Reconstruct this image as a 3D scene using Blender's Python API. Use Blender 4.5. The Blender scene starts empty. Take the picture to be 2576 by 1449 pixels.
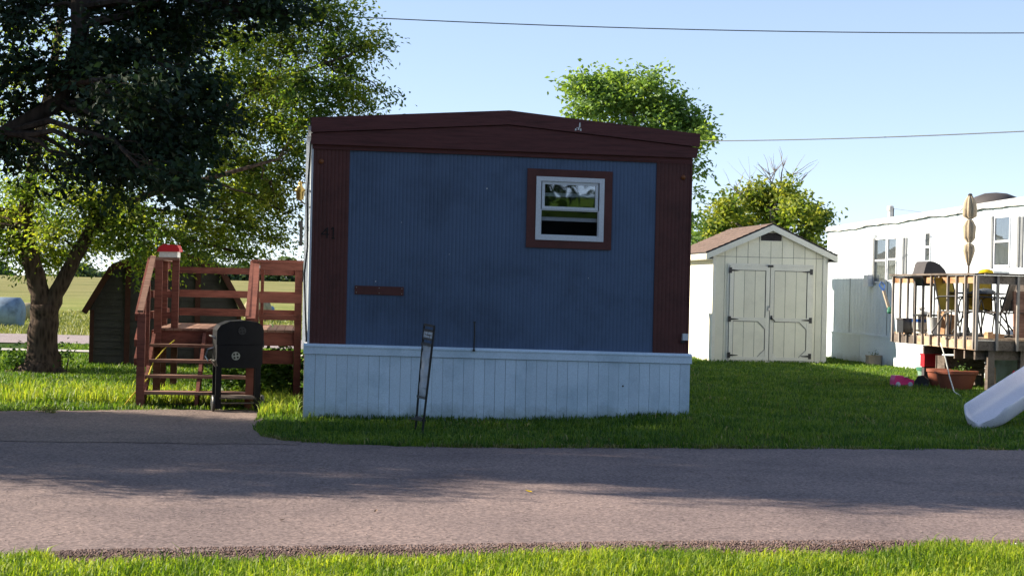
import bpy, bmesh, math, random
import numpy as np
from math import sin, cos, tan, pi, radians, sqrt, atan2
from mathutils import Vector, Matrix
random.seed(7)
R = np.random.default_rng(11)
C = bpy.context.scene.collection
SC = bpy.context.scene

# ---------------------------------------------------------------- camera, light, exposure
FPX = 4010.0; ROLL = radians(1.3); CAMH = 1.5; PITCH = radians(0.0)
cam = bpy.data.cameras.new('camera'); co = bpy.data.objects.new('camera', cam); C.objects.link(co)
co.location = (0, 0, CAMH); co.rotation_euler = (pi/2 + PITCH, -ROLL, 0)
cam.lens = FPX/2576*36; cam.sensor_width = 36; cam.clip_end = 3000; SC.camera = co
SUN_B, SUN_K = 0.17, 0.505          # per metre leftwards the ray moves back B and up K
SV = Vector((-1, SUN_B, SUN_K)).normalized()
w = bpy.data.worlds.new('World'); SC.world = w; w.use_nodes = True
nt = w.node_tree; nt.nodes.clear()
sky = nt.nodes.new('ShaderNodeTexSky'); sky.sky_type = 'NISHITA'; sky.sun_disc = False
sky.sun_elevation = math.asin(SV.z); sky.sun_rotation = atan2(SV.x, SV.y)
sky.air_density = 0.6; sky.dust_density = 0.0; sky.ozone_density = 3.0
bg = nt.nodes.new('ShaderNodeBackground'); bg.inputs['Strength'].default_value = 0.15
wo = nt.nodes.new('ShaderNodeOutputWorld')
wb = nt.nodes.new('ShaderNodeMixRGB'); wb.blend_type = 'MULTIPLY'; wb.inputs[0].default_value = 1; wb.inputs[2].default_value = (1.06, 1.045, 1.08, 1)   # camera white balance of the daylight sky
gm = nt.nodes.new('ShaderNodeGamma'); gm.inputs[1].default_value = .57
nt.links.new(sky.outputs[0], gm.inputs[0]); nt.links.new(gm.outputs[0], wb.inputs[1]); nt.links.new(wb.outputs[0], bg.inputs[0]); nt.links.new(bg.outputs[0], wo.inputs[0])
sl = bpy.data.lights.new('sun', 'SUN'); sl.energy = 5.0; sl.angle = radians(0.53); sl.color = (1.0, 0.89, 0.72)
so = bpy.data.objects.new('sun', sl); C.objects.link(so); so.rotation_euler = SV.to_track_quat('Z', 'Y').to_euler()
so.location = (-30, 10, 30)
SC.view_settings.view_transform = 'Standard'; SC.view_settings.look = 'None'
SC.view_settings.exposure = 1.47; SC.view_settings.gamma = 1; SC.view_settings.use_curve_mapping = False
SC.render.film_transparent = False
try: SC.cycles.max_bounces = 8; SC.cycles.transparent_max_bounces = 8
except Exception: pass

# ---------------------------------------------------------------- where things stand
CR, SR = cos(ROLL), sin(ROLL)
def ray(px, py):
    u, v = px-1288, py-724.5
    return (u*CR+v*SR)/FPX, (-u*SR+v*CR)/FPX
def P(px, py, Y):
    a, c = ray(px, py); return Vector((a*Y, Y, CAMH-c*Y))
def G(px, py, z=0):
    a, c = ray(px, py); Y = (CAMH-z)/c; return Vector((a*Y, Y, z))
TH = math.atan(0.13)
class Frame:
    def __init__(s, X0, Y0, th=TH, k=0.0): s.X0, s.Y0, s.th, s.k, s.c, s.s = X0, Y0, th, k, cos(th), sin(th)
    def front(s, px, py, ly=0):
        a, c = ray(px, py); Y = (ly+s.Y0*s.c-s.X0*s.s)/(s.c-a*s.s); X = a*Y
        lx = (X-s.X0)*s.c+(Y-s.Y0)*s.s; return lx, CAMH-c*Y+s.k*lx
    def side(s, px, py, lx=0):
        a, c = ray(px, py); Y = (lx+s.X0*s.c+s.Y0*s.s)/(a*s.c+s.s); X = a*Y
        return -(X-s.X0)*s.s+(Y-s.Y0)*s.c, CAMH-c*Y
    def world(s, lx, ly): return s.X0+lx*s.c-ly*s.s, s.Y0+lx*s.s+ly*s.c

# ---------------------------------------------------------------- mesh helpers
class MB:
    def __init__(s): s.v, s.f = [], []
    def add(s, vs, fs):
        n = len(s.v); s.v += [tuple(p) for p in vs]; s.f += [tuple(i+n for i in f) for f in fs]; return s
    def box(s, x0, x1, y0, y1, z0, z1):
        return s.add([(x0,y0,z0),(x1,y0,z0),(x1,y1,z0),(x0,y1,z0),(x0,y0,z1),(x1,y0,z1),(x1,y1,z1),(x0,y1,z1)],
                     [(0,3,2,1),(4,5,6,7),(0,1,5,4),(1,2,6,5),(2,3,7,6),(3,0,4,7)])
    def bar(s, a, b, w, h, up=(0,0,1)):
        a, b = Vector(a), Vector(b); d = (b-a).normalized(); up = Vector(up)
        sd = d.cross(up)
        if sd.length < 1e-4: sd = d.cross(Vector((0,1,0)))
        sd.normalize(); u = sd.cross(d).normalized(); vs = []
        for p in (a, b):
            for i, j in ((-1,-1),(1,-1),(1,1),(-1,1)): vs.append(p+sd*(i*w/2)+u*(j*h/2))
        return s.add(vs, [(0,3,2,1),(4,5,6,7),(0,1,5,4),(1,2,6,5),(2,3,7,6),(3,0,4,7)])
    def tube(s, pts, rad, n=8, cap=True):
        pts = [Vector(p) for p in pts]; m = len(pts)
        if not hasattr(rad, '__len__'): rad = [rad]*m
        vs = []; ref = None
        for i, p in enumerate(pts):
            d = (pts[min(i+1, m-1)]-pts[max(i-1, 0)]).normalized()
            if ref is None: ref = d.orthogonal().normalized()
            a = (ref-d*ref.dot(d)); a = a.normalized() if a.length > 1e-5 else d.orthogonal().normalized()
            ref = a; b = d.cross(a)
            for k in range(n):
                t = 2*pi*k/n; vs.append(p+(a*cos(t)+b*sin(t))*rad[i])
        fs = [(i*n+k, i*n+(k+1) % n, (i+1)*n+(k+1) % n, (i+1)*n+k) for i in range(m-1) for k in range(n)]
        if cap: fs += [tuple(range(n-1, -1, -1)), tuple((m-1)*n+k for k in range(n))]
        return s.add(vs, fs)
    def lathe(s, prof, c=(0,0,0), n=20, fold=0, nf=6, axis='z'):
        vs = []
        for r, z in prof:
            for k in range(n):
                t = 2*pi*k/n; q = r*(1+fold*cos(nf*t+z*1.7)); x, y = q*cos(t), q*sin(t)
                if axis == 'z': vs.append((c[0]+x, c[1]+y, c[2]+z))
                elif axis == 'x': vs.append((c[0]+z, c[1]+x, c[2]+y))
                else: vs.append((c[0]+x, c[1]+z, c[2]+y))
        m = len(prof)
        fs = [(i*n+k, i*n+(k+1) % n, (i+1)*n+(k+1) % n, (i+1)*n+k) for i in range(m-1) for k in range(n)]
        fs += [tuple(range(n-1, -1, -1)), tuple((m-1)*n+k for k in range(n))]
        return s.add(vs, fs)
    def prism(s, poly, y0, y1):
        """poly of (x,z), extruded along y"""
        n = len(poly); vs = [(x, y0, z) for x, z in poly]+[(x, y1, z) for x, z in poly]
        fs = [tuple(range(n)), tuple(range(2*n-1, n-1, -1))]+[(i, i+n, (i+1) % n+n, (i+1) % n) for i in range(n)]
        return s.add(vs, fs)
    def prismx(s, poly, x0, x1):
        """poly of (y,z), extruded along x"""
        n = len(poly); vs = [(x0, y, z) for y, z in poly]+[(x1, y, z) for y, z in poly]
        fs = [tuple(range(n)), tuple(range(2*n-1, n-1, -1))]+[(i, i+n, (i+1) % n+n, (i+1) % n) for i in range(n)]
        return s.add(vs, fs)
def obj(name, mb, mat, parent=None, smooth=False, shear=0, fixn=True, **props):
    me = bpy.data.meshes.new(name)
    vs = mb.v if not shear else [(x, y, z-shear*x) for x, y, z in mb.v]
    me.from_pydata(vs, [], mb.f)
    if fixn:
        bm = bmesh.new(); bm.from_mesh(me); bmesh.ops.recalc_face_normals(bm, faces=bm.faces); bm.to_mesh(me); bm.free()
    me.materials.append(mat)
    if smooth: me.polygons.foreach_set('use_smooth', [True]*len(me.polygons))
    o = bpy.data.objects.new(name, me); C.objects.link(o)
    if parent: o.parent = parent
    for k, v in props.items(): o[k] = v
    if smooth == 2:
        m = o.modifiers.new('split', 'EDGE_SPLIT'); m.split_angle = radians(40)
    return o
def thing(name, label, cat, loc=(0,0,0), rz=0, group=None):
    o = bpy.data.objects.new(name, None); C.objects.link(o); o.location = loc; o.rotation_euler = (0,0,rz)
    o.empty_display_size = .2; o['label'] = label; o['category'] = cat
    if group: o['group'] = group
    return o
def npmesh(name, V, F, mat, parent=None, tone=None, **props):
    """V (n,3) float, F (m,k) int faces of equal size"""
    me = bpy.data.meshes.new(name); m, k = F.shape
    me.vertices.add(len(V)); me.vertices.foreach_set('co', V.astype(np.float32).ravel())
    me.loops.add(m*k); me.loops.foreach_set('vertex_index', F.astype(np.int32).ravel())
    me.polygons.add(m); me.polygons.foreach_set('loop_start', np.arange(0, m*k, k, dtype=np.int32))
    me.update(calc_edges=True)
    if tone is not None:
        a = me.attributes.new('tone', 'FLOAT', 'POINT'); a.data.foreach_set('value', tone.astype(np.float32))
    me.materials.append(mat); o = bpy.data.objects.new(name, me); C.objects.link(o)
    if parent: o.parent = parent
    for kk, v in props.items(): o[kk] = v
    return o

# ---------------------------------------------------------------- materials
def newmat(name):
    m = bpy.data.materials.new(name); m.use_nodes = True; nt = m.node_tree
    b = nt.nodes['Principled BSDF']; return m, nt, b
def N(nt, t, **kw):
    n = nt.nodes.new(t)
    for k, v in kw.items():
        if k in n.inputs: n.inputs[k].default_value = v
        else: setattr(n, k, v)
    return n
def ramp(nt, fac, stops):
    r = nt.nodes.new('ShaderNodeValToRGB'); e = r.color_ramp.elements
    while len(e) < len(stops): e.new(0.5)
    for q, (p, c) in zip(e, stops): q.position = p; q.color = (*c, 1)
    nt.links.new(fac, r.inputs[0]); return r.outputs[0]
def sc_(c, k): return tuple(x*k for x in c)
def paint(name, col, rough=.6, var=.18, scale=3, bump=.15, bscale=60, stretch=(1,1,1), dirt=None, metallic=0, spec=.3, fine=.08):
    """painted / plain surface: broad unevenness, fine mottling and relief"""
    m, nt, b = newmat(name); L = nt.links.new
    tc = N(nt, 'ShaderNodeTexCoord'); mp = N(nt, 'ShaderNodeMapping'); mp.inputs['Scale'].default_value = stretch
    L(tc.outputs['Object'], mp.inputs[0])
    n1 = N(nt, 'ShaderNodeTexNoise', Scale=scale, Detail=6, Roughness=.65); L(mp.outputs[0], n1.inputs['Vector'])
    d = dirt or sc_(col, 1-var*1.4)
    c1 = ramp(nt, n1.outputs['Fac'], [(.3, sc_(d, 1)), (.52, col), (.75, tuple(min(1, x*(1+var*.5)) for x in col))])
    n2 = N(nt, 'ShaderNodeTexNoise', Scale=bscale, Detail=3); L(mp.outputs[0], n2.inputs['Vector'])
    mx = N(nt, 'ShaderNodeMixRGB', blend_type='MULTIPLY'); mx.inputs[0].default_value = 1
    g = ramp(nt, n2.outputs['Fac'], [(.3, (1-fine*2,)*3), (.7, (1,)*3)])
    L(c1, mx.inputs[1]); L(g, mx.inputs[2])
    oi = N(nt, 'ShaderNodeObjectInfo'); rr = ramp(nt, oi.outputs['Random'], [(0, (.9,)*3), (1, (1.0,)*3)])
    m2 = N(nt, 'ShaderNodeMixRGB', blend_type='MULTIPLY'); m2.inputs[0].default_value = 1; L(mx.outputs[0], m2.inputs[1]); L(rr, m2.inputs[2])
    L(m2.outputs[0], b.inputs['Base Color'])
    b.inputs['Roughness'].default_value = rough; b.inputs['Metallic'].default_value = metallic
    b.inputs['Specular IOR Level'].default_value = spec
    bp = N(nt, 'ShaderNodeBump', Strength=bump, Distance=.01); L(n2.outputs['Fac'], bp.inputs['Height']); L(bp.outputs[0], b.inputs['Normal'])
    return m
def splash(m, z0, z1, col, amt):
    """mud splash and algae near the ground, broken up by noise"""
    nt = m.node_tree; L = nt.links.new; b = nt.nodes['Principled BSDF']; src = b.inputs['Base Color'].links[0].from_socket
    g = N(nt, 'ShaderNodeNewGeometry'); sp = N(nt, 'ShaderNodeSeparateXYZ'); L(g.outputs['Position'], sp.inputs[0])
    n = N(nt, 'ShaderNodeTexNoise', Scale=5.0, Detail=7, Roughness=.75); L(g.outputs['Position'], n.inputs['Vector'])
    mr = N(nt, 'ShaderNodeMapRange'); mr.inputs[1].default_value = z0; mr.inputs[2].default_value = z1; mr.inputs[3].default_value = 1; mr.inputs[4].default_value = 0; L(sp.outputs[2], mr.inputs[0])
    q = N(nt, 'ShaderNodeMath', operation='MULTIPLY'); L(mr.outputs[0], q.inputs[0]); L(n.outputs['Fac'], q.inputs[1])
    r = ramp(nt, q.outputs[0], [(.2, (0,0,0)), (.55, (amt,)*3)])
    mx = N(nt, 'ShaderNodeMixRGB'); L(r, mx.inputs[0]); L(src, mx.inputs[1]); mx.inputs[2].default_value = (*col, 1); L(mx.outputs[0], b.inputs['Base Color']); return m
def wood(name, col, dark, grain=(3, 3, 40), rough=.8):
    m, nt, b = newmat(name); L = nt.links.new
    tc = N(nt, 'ShaderNodeTexCoord'); mp = N(nt, 'ShaderNodeMapping'); mp.inputs['Scale'].default_value = grain
    L(tc.outputs['Object'], mp.inputs[0])
    n1 = N(nt, 'ShaderNodeTexNoise', Scale=1.5, Detail=8, Roughness=.7, Distortion=.6); L(mp.outputs[0], n1.inputs['Vector'])
    n3 = N(nt, 'ShaderNodeTexNoise', Scale=2.2, Detail=4); L(tc.outputs['Object'], n3.inputs['Vector'])
    mxf = N(nt, 'ShaderNodeMath', operation='ADD'); L(n1.outputs['Fac'], mxf.inputs[0])
    s3 = N(nt, 'ShaderNodeMath', operation='MULTIPLY_ADD'); L(n3.outputs['Fac'], s3.inputs[0]); s3.inputs[1].default_value = .8; s3.inputs[2].default_value = -.4
    L(s3.outputs[0], mxf.inputs[1])
    c = ramp(nt, mxf.outputs[0], [(.3, dark), (.55, col), (.8, sc_(col, 1.25))])
    oi = N(nt, 'ShaderNodeObjectInfo'); rr = ramp(nt, oi.outputs['Random'], [(0, (.78,)*3), (1, (1.05,)*3)])
    m2 = N(nt, 'ShaderNodeMixRGB', blend_type='MULTIPLY'); m2.inputs[0].default_value = 1; L(c, m2.inputs[1]); L(rr, m2.inputs[2])
    L(m2.outputs[0], b.inputs['Base Color']); b.inputs['Roughness'].default_value = rough; b.inputs['Specular IOR Level'].default_value = .2
    bp = N(nt, 'ShaderNodeBump', Strength=.3, Distance=.006); L(n1.outputs['Fac'], bp.inputs['Height']); L(bp.outputs[0], b.inputs['Normal'])
    return m
def leafmat(name, dark, mid, light, trans=.35, tcol=None, rough=.5, posscale=1.2):
    m, nt, b = newmat(name); L = nt.links.new
    at = N(nt, 'ShaderNodeAttribute', attribute_name='tone'); ge = N(nt, 'ShaderNodeNewGeometry')
    n1 = N(nt, 'ShaderNodeTexNoise', Scale=posscale, Detail=3); L(ge.outputs['Position'], n1.inputs['Vector'])
    a = N(nt, 'ShaderNodeMath', operation='MULTIPLY_ADD'); L(at.outputs['Fac'], a.inputs[0]); a.inputs[1].default_value = .6; a.inputs[2].default_value = -.3
    s = N(nt, 'ShaderNodeMath', operation='ADD'); L(a.outputs[0], s.inputs[0]); L(n1.outputs['Fac'], s.inputs[1])
    c = ramp(nt, s.outputs[0], [(.22, dark), (.5, mid), (.8, light)])
    L(c, b.inputs['Base Color']); b.inputs['Roughness'].default_value = rough; b.inputs['Specular IOR Level'].default_value = .25
    t = N(nt, 'ShaderNodeBsdfTranslucent')
    mc = N(nt, 'ShaderNodeMixRGB', blend_type='MULTIPLY'); mc.inputs[0].default_value = 1; L(c, mc.inputs[1]); mc.inputs[2].default_value = (*(tcol or (2.0, 1.9, .7)), 1)
    L(mc.outputs[0], t.inputs[0])
    ms = N(nt, 'ShaderNodeMixShader'); ms.inputs[0].default_value = trans; L(b.outputs[0], ms.inputs[1]); L(t.outputs[0], ms.inputs[2])
    L(ms.outputs[0], nt.nodes['Material Output'].inputs[0]); return m
def bark(name, col, dark):
    m, nt, b = newmat(name); L = nt.links.new
    tc = N(nt, 'ShaderNodeTexCoord'); mp = N(nt, 'ShaderNodeMapping'); mp.inputs['Scale'].default_value = (1, 1, .22); L(tc.outputs['Object'], mp.inputs[0])
    v = N(nt, 'ShaderNodeTexVoronoi', Scale=22.0); L(mp.outputs[0], v.inputs['Vector'])
    n = N(nt, 'ShaderNodeTexNoise', Scale=14.0, Detail=8, Roughness=.7); L(mp.outputs[0], n.inputs['Vector'])
    s = N(nt, 'ShaderNodeMath', operation='MULTIPLY'); L(v.outputs['Distance'], s.inputs[0]); L(n.outputs['Fac'], s.inputs[1])
    c = ramp(nt, s.outputs[0], [(.05, dark), (.3, col), (.6, sc_(col, 1.4))]); L(c, b.inputs['Base Color'])
    b.inputs['Roughness'].default_value = .95; b.inputs['Specular IOR Level'].default_value = .1
    bp = N(nt, 'ShaderNodeBump', Strength=.6, Distance=.02); L(s.outputs[0], bp.inputs['Height']); L(bp.outputs[0], b.inputs['Normal'])
    return m
def asphalt(name, base, lo, hi):
    m, nt, b = newmat(name); L = nt.links.new
    ge = N(nt, 'ShaderNodeTexCoord')
    n1 = N(nt, 'ShaderNodeTexNoise', Scale=.7, Detail=5, Roughness=.6); L(ge.outputs['Object'], n1.inputs['Vector'])
    c1 = ramp(nt, n1.outputs['Fac'], [(.3, lo), (.5, base), (.72, hi)])
    v = N(nt, 'ShaderNodeTexVoronoi', Scale=60.0); L(ge.outputs['Object'], v.inputs['Vector'])
    n2 = N(nt, 'ShaderNodeTexNoise', Scale=28.0, Detail=6, Roughness=.85); L(ge.outputs['Object'], n2.inputs['Vector'])
    g = ramp(nt, v.outputs['Color'], [(.15, (.62,.6,.6)), (.5, (.95,.93,.92)), (.9, (1.25,1.2,1.15))])
    g2 = ramp(nt, n2.outputs['Fac'], [(.34, (.55,.53,.53)), (.5, (1,1,1)), (.66, (1.4,1.37,1.33))])
    mx = N(nt, 'ShaderNodeMixRGB', blend_type='MULTIPLY'); mx.inputs[0].default_value = 1; L(c1, mx.inputs[1]); L(g, mx.inputs[2])
    m2 = N(nt, 'ShaderNodeMixRGB', blend_type='MULTIPLY'); m2.inputs[0].default_value = 1; L(mx.outputs[0], m2.inputs[1]); L(g2, m2.inputs[2])
    # hairline cracks, thin and broken
    nw = N(nt, 'ShaderNodeTexNoise', Scale=1.3, Detail=4); L(ge.outputs['Object'], nw.inputs['Vector'])
    mpv = N(nt, 'ShaderNodeVectorMath', operation='MULTIPLY_ADD'); L(nw.outputs['Color'], mpv.inputs[0]); mpv.inputs[1].default_value = (.9,.9,.9); L(ge.outputs['Object'], mpv.inputs[2])
    vc = N(nt, 'ShaderNodeTexVoronoi', Scale=.33, feature='DISTANCE_TO_EDGE'); L(mpv.outputs[0], vc.inputs['Vector'])
    cr = ramp(nt, vc.outputs['Distance'], [(.0, (.45,.42,.42)), (.0045, (1,1,1))])
    m3 = N(nt, 'ShaderNodeMixRGB', blend_type='MULTIPLY'); m3.inputs[0].default_value = .45; L(m2.outputs[0], m3.inputs[1]); L(cr, m3.inputs[2])
    L(m3.outputs[0], b.inputs['Base Color']); b.inputs['Roughness'].default_value = .9; b.inputs['Specular IOR Level'].default_value = .2
    bp = N(nt, 'ShaderNodeBump', Strength=.8, Distance=.006); L(n2.outputs['Fac'], bp.inputs['Height']); L(bp.outputs[0], b.inputs['Normal'])
    return m

M = {}
M['blue'] = paint('blue_siding_paint', (.082,.126,.215), .55, var=.24, scale=1.3, bump=.08, bscale=90)
M['maroon'] = paint('maroon_trim_paint', (.105,.033,.028), .6, var=.22, scale=3, bump=.12, bscale=40)
M['maroon_board'] = paint('maroon_board_paint', (.115,.036,.034), .7, var=.3, scale=6, bump=.4, bscale=26, stretch=(.35,3,6))
M['skirt'] = paint('pale_blue_white_skirting', (.68,.80,.92), .5, var=.06, scale=1.6, bump=.05, bscale=70, dirt=(.50,.63,.74))
splash(M['skirt'], 0.0, .34, (.20,.24,.20), .8)
M['white'] = paint('white_paint', (.74,.74,.71), .5, var=.08, scale=2, bump=.05)
M['vinyl'] = paint('white_vinyl', (.68,.70,.74), .35, var=.05, scale=4, bump=.02)
M['white_home'] = paint('white_metal_siding', (.72,.79,.85), .45, var=.07, scale=1.2, bump=.05, bscale=30)
splash(M['white_home'], 0.0, .3, (.25,.25,.20), .8)
M['grime_home'] = paint('grey_white_roof_edge', (.62,.62,.60), .5, var=.2, scale=2)
M['cream'] = paint('cream_shed_paint', (.86,.81,.64), .6, var=.07, scale=2.5, bump=.1, bscale=80)
M['cream_trim'] = paint('cream_white_trim', (.80,.76,.64), .5, var=.06, scale=3, bump=.05)
M['black'] = paint('black_metal', (.018,.018,.02), .45, var=.3, scale=9, bump=.05, spec=.5)
M['satin_black'] = paint('satin_black_enamel', (.008,.008,.010), .55, var=.3, scale=12, bump=.04, spec=.15)
M['metal'] = paint('bare_metal', (.5,.5,.5), .3, var=.2, scale=9, bump=.05, metallic=.9)
M['redwood'] = wood('red_stained_wood', (.185,.066,.048), (.09,.032,.024), (3,3,25))
M['redwood_h'] = wood('red_stained_wood_lengthwise', (.185,.066,.048), (.09,.032,.024), (3,12,25))
M['tread'] = wood('worn_tread_wood', (.26,.15,.11), (.12,.06,.045), (3,20,20))
M['grey_wood'] = wood('weathered_grey_wood', (.16,.13,.11), (.07,.055,.045), (18,3,18))
M['baluster'] = wood('weathered_baluster', (.26,.235,.215), (.15,.13,.115), (20,20,3))
M['fresh_wood'] = wood('orange_fresh_lumber', (.46,.27,.15), (.30,.15,.075), (14,3,14))
M['tan_wood'] = wood('tan_lumber', (.50,.36,.24), (.30,.19,.12), (14,3,14))
M['dark_siding'] = paint('dark_slate_siding', (.062,.056,.058), .75, var=.25, scale=3, bump=.2)
M['barn_red'] = paint('dark_red_trim', (.075,.025,.02), .7, var=.25, scale=4, bump=.2)
M['barn_roof'] = paint('dark_barn_roof', (.05,.04,.04), .85, var=.3, scale=6, bump=.4)
M['shingle'] = paint('brown_shingle', (.165,.115,.095), .9, var=.25, scale=5, bump=.6, bscale=120)
M['dark_shingle_edge'] = paint('dark_drip_edge', (.03,.03,.032), .8)
M['terracotta'] = paint('terracotta_plastic', (.27,.085,.05), .55, var=.12, scale=3)
M['red'] = paint('red_plastic', (.55,.02,.03), .4, var=.1)
M['pink'] = paint('pink_plastic', (.75,.03,.22), .4, var=.1)
M['green'] = paint('green_plastic', (.04,.17,.11), .5, var=.1)
M['edge_shadow'] = paint('dull_green_shadow', (.10,.17,.15), .6)  # shade colour for the strip under the white home's roof edge
M['mint'] = paint('pale_green_plastic', (.22,.36,.27), .5, var=.1)
M['orange'] = paint('orange_plastic', (.7,.22,.02), .5, var=.1)
M['mustard'] = paint('mustard_fabric', (.30,.22,.03), .9, var=.2, scale=8, bump=.3)
M['yellow'] = paint('yellow_cloth', (.72,.50,.01), .8, var=.2, scale=8, bump=.4)
M['slide'] = paint('pale_lilac_plastic', (.74,.70,.74), .45, var=.05, scale=2, bump=.03)
M['slide_foot'] = paint('dusty_pink_plastic', (.34,.17,.17), .6, var=.1)
M['canvas'] = paint('beige_canvas', (.42,.34,.24), .9, var=.2, scale=9, bump=.4)
M['rock'] = paint('small_stone', (.32,.27,.24), .9, var=.3, scale=20, bump=.5)
M['planter'] = paint('tan_planter', (.45,.36,.26), .8, var=.2)
M['tarp'] = paint('pale_blue_tarp', (.45,.52,.62), .5, var=.2, scale=8, bump=.4)
M['blue_plastic'] = paint('blue_plastic', (.03,.12,.45), .4)
M['brass'] = paint('brass', (.30,.21,.07), .3, metallic=.8)
M['wire'] = paint('dark_cable', (.10,.11,.12), .6)
M['cord_white'] = paint('white_cord', (.6,.6,.57), .6)
M['cord_yellow'] = paint('yellow_cord', (.6,.5,.05), .6)
M['bale_blue'] = paint('blue_grey_bale_wrap', (.20,.27,.36), .6, var=.35, scale=2.5, bump=.4, bscale=12)
M['bale'] = paint('dry_hay', (.33,.28,.17), .95, var=.3, scale=3, bump=.6, bscale=30)
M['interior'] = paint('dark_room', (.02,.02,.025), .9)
M['blind'] = paint('grey_sash_bar', (.25,.27,.30), .6)
M['amber'] = paint('amber_reflector', (.22,.07,.02), .3)
M['numeral'] = paint('black_numeral', (.012,.008,.008), .5)
M['grey_curtain'] = paint('grey_curtain', (.30,.30,.30), .9, var=.35, scale=5, stretch=(1,8,.5))
M['shutter'] = paint('grey_shutter', (.20,.21,.22), .6)
M['soil'] = paint('bare_soil', (.20,.13,.09), .95, var=.3, scale=6, bump=.8, bscale=40)
def glass(name, tint, ior=1.52, wav=.0015, refl=.27):
    m, nt, b = newmat(name); L = nt.links.new
    b.inputs['Base Color'].default_value = (*tint, 1); b.inputs['Roughness'].default_value = .02
    b.inputs['Specular IOR Level'].default_value = .9; b.inputs['IOR'].default_value = ior
    b.inputs['Transmission Weight'].default_value = 0
    t = N(nt, 'ShaderNodeTexCoord'); n = N(nt, 'ShaderNodeTexNoise', Scale=5.0, Detail=1); L(t.outputs['Object'], n.inputs['Vector'])
    bp = N(nt, 'ShaderNodeBump', Strength=.4, Distance=wav); L(n.outputs['Fac'], bp.inputs['Height'])
    gl = N(nt, 'ShaderNodeBsdfGlossy'); gl.inputs['Roughness'].default_value = .02; gl.inputs[0].default_value = (.72,.74,.80,1)
    tr = N(nt, 'ShaderNodeBsdfTransparent'); tr.inputs[0].default_value = (.85,.88,.88,1)
    mx = N(nt, 'ShaderNodeMixShader'); L(tr.outputs[0], mx.inputs[1]); L(gl.outputs[0], mx.inputs[2]); L(bp.outputs[0], gl.inputs['Normal'])
    mx.inputs[0].default_value = refl; L(mx.outputs[0], nt.nodes['Material Output'].inputs[0]); return m
M['glass'] = glass('window_glass', (.02,.03,.03))
M['screen_glass'] = glass('screened_glass', (.02,.03,.03), refl=.07)
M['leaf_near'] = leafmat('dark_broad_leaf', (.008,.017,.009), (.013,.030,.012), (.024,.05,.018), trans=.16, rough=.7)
M['leaf_fork'] = leafmat('fork_tree_leaf', (.055,.105,.026), (.13,.185,.035), (.31,.32,.05), trans=.5, tcol=(1.75,1.85,.65))
M['leaf_verge_tree'] = leafmat('street_tree_leaf', (.02,.045,.015), (.035,.07,.02), (.07,.12,.03), trans=.2)
M['leaf_back'] = leafmat('mid_green_leaf', (.08,.15,.045), (.14,.23,.06), (.22,.31,.08), trans=.4)
M['leaf_shed'] = leafmat('yellow_green_leaf', (.07,.13,.03), (.16,.21,.045), (.28,.30,.06), trans=.4)
M['leaf_far'] = leafmat('far_leaf', (.05,.085,.05), (.075,.12,.065), (.11,.16,.07), trans=.2)
M['leaf_bush'] = leafmat('bush_leaf', (.03,.08,.02), (.06,.13,.03), (.10,.18,.04), trans=.3)
M['bark'] = bark('brown_bark', (.080,.056,.042), (.025,.018,.015))
M['bark_dark'] = bark('dark_bark', (.045,.034,.028), (.018,.014,.012))
M['bark_grey'] = bark('grey_bark', (.20,.17,.15), (.07,.06,.055))
M['blade'] = leafmat('lawn_blade', (.035,.09,.014), (.085,.165,.022), (.18,.25,.04), trans=.42, tcol=(1.5,1.5,.6), posscale=1.6)
M['blade_tall'] = leafmat('tall_grass_blade', (.09,.17,.02), (.20,.28,.035), (.35,.38,.07), trans=.5, tcol=(1.5,1.5,.6), posscale=1.6)
M['blade_dry'] = leafmat('dry_blade', (.10,.12,.03), (.20,.20,.07), (.34,.30,.13), trans=.3, tcol=(1.4,1.3,.8), posscale=2.0)
M['blade_verge_lit'] = leafmat('verge_blade_lit', (.07,.14,.014), (.18,.27,.022), (.34,.39,.05), trans=.5, tcol=(1.5,1.5,.6), posscale=1.6)  # brighter copy of the lawn blade, sunlight put into its colour
M['blade_field'] = leafmat('field_blade', (.10,.13,.035), (.19,.205,.06), (.28,.27,.11), trans=.3, tcol=(1.4,1.4,.7), posscale=.25)
M['road'] = asphalt('pinkish_worn_asphalt', (.205,.160,.153), (.150,.118,.118), (.25,.193,.18))
M['drive'] = asphalt('driveway_asphalt', (.21,.162,.145), (.155,.122,.11), (.255,.195,.17))
M['far_road'] = asphalt('far_road_asphalt', (.30,.255,.26), (.26,.22,.22), (.33,.28,.28))
M['gravel'] = asphalt('dark_red_gravel', (.18,.125,.11), (.12,.085,.075), (.25,.18,.155))
M['concrete'] = paint('pale_concrete', (.5,.47,.42), .9)

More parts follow.
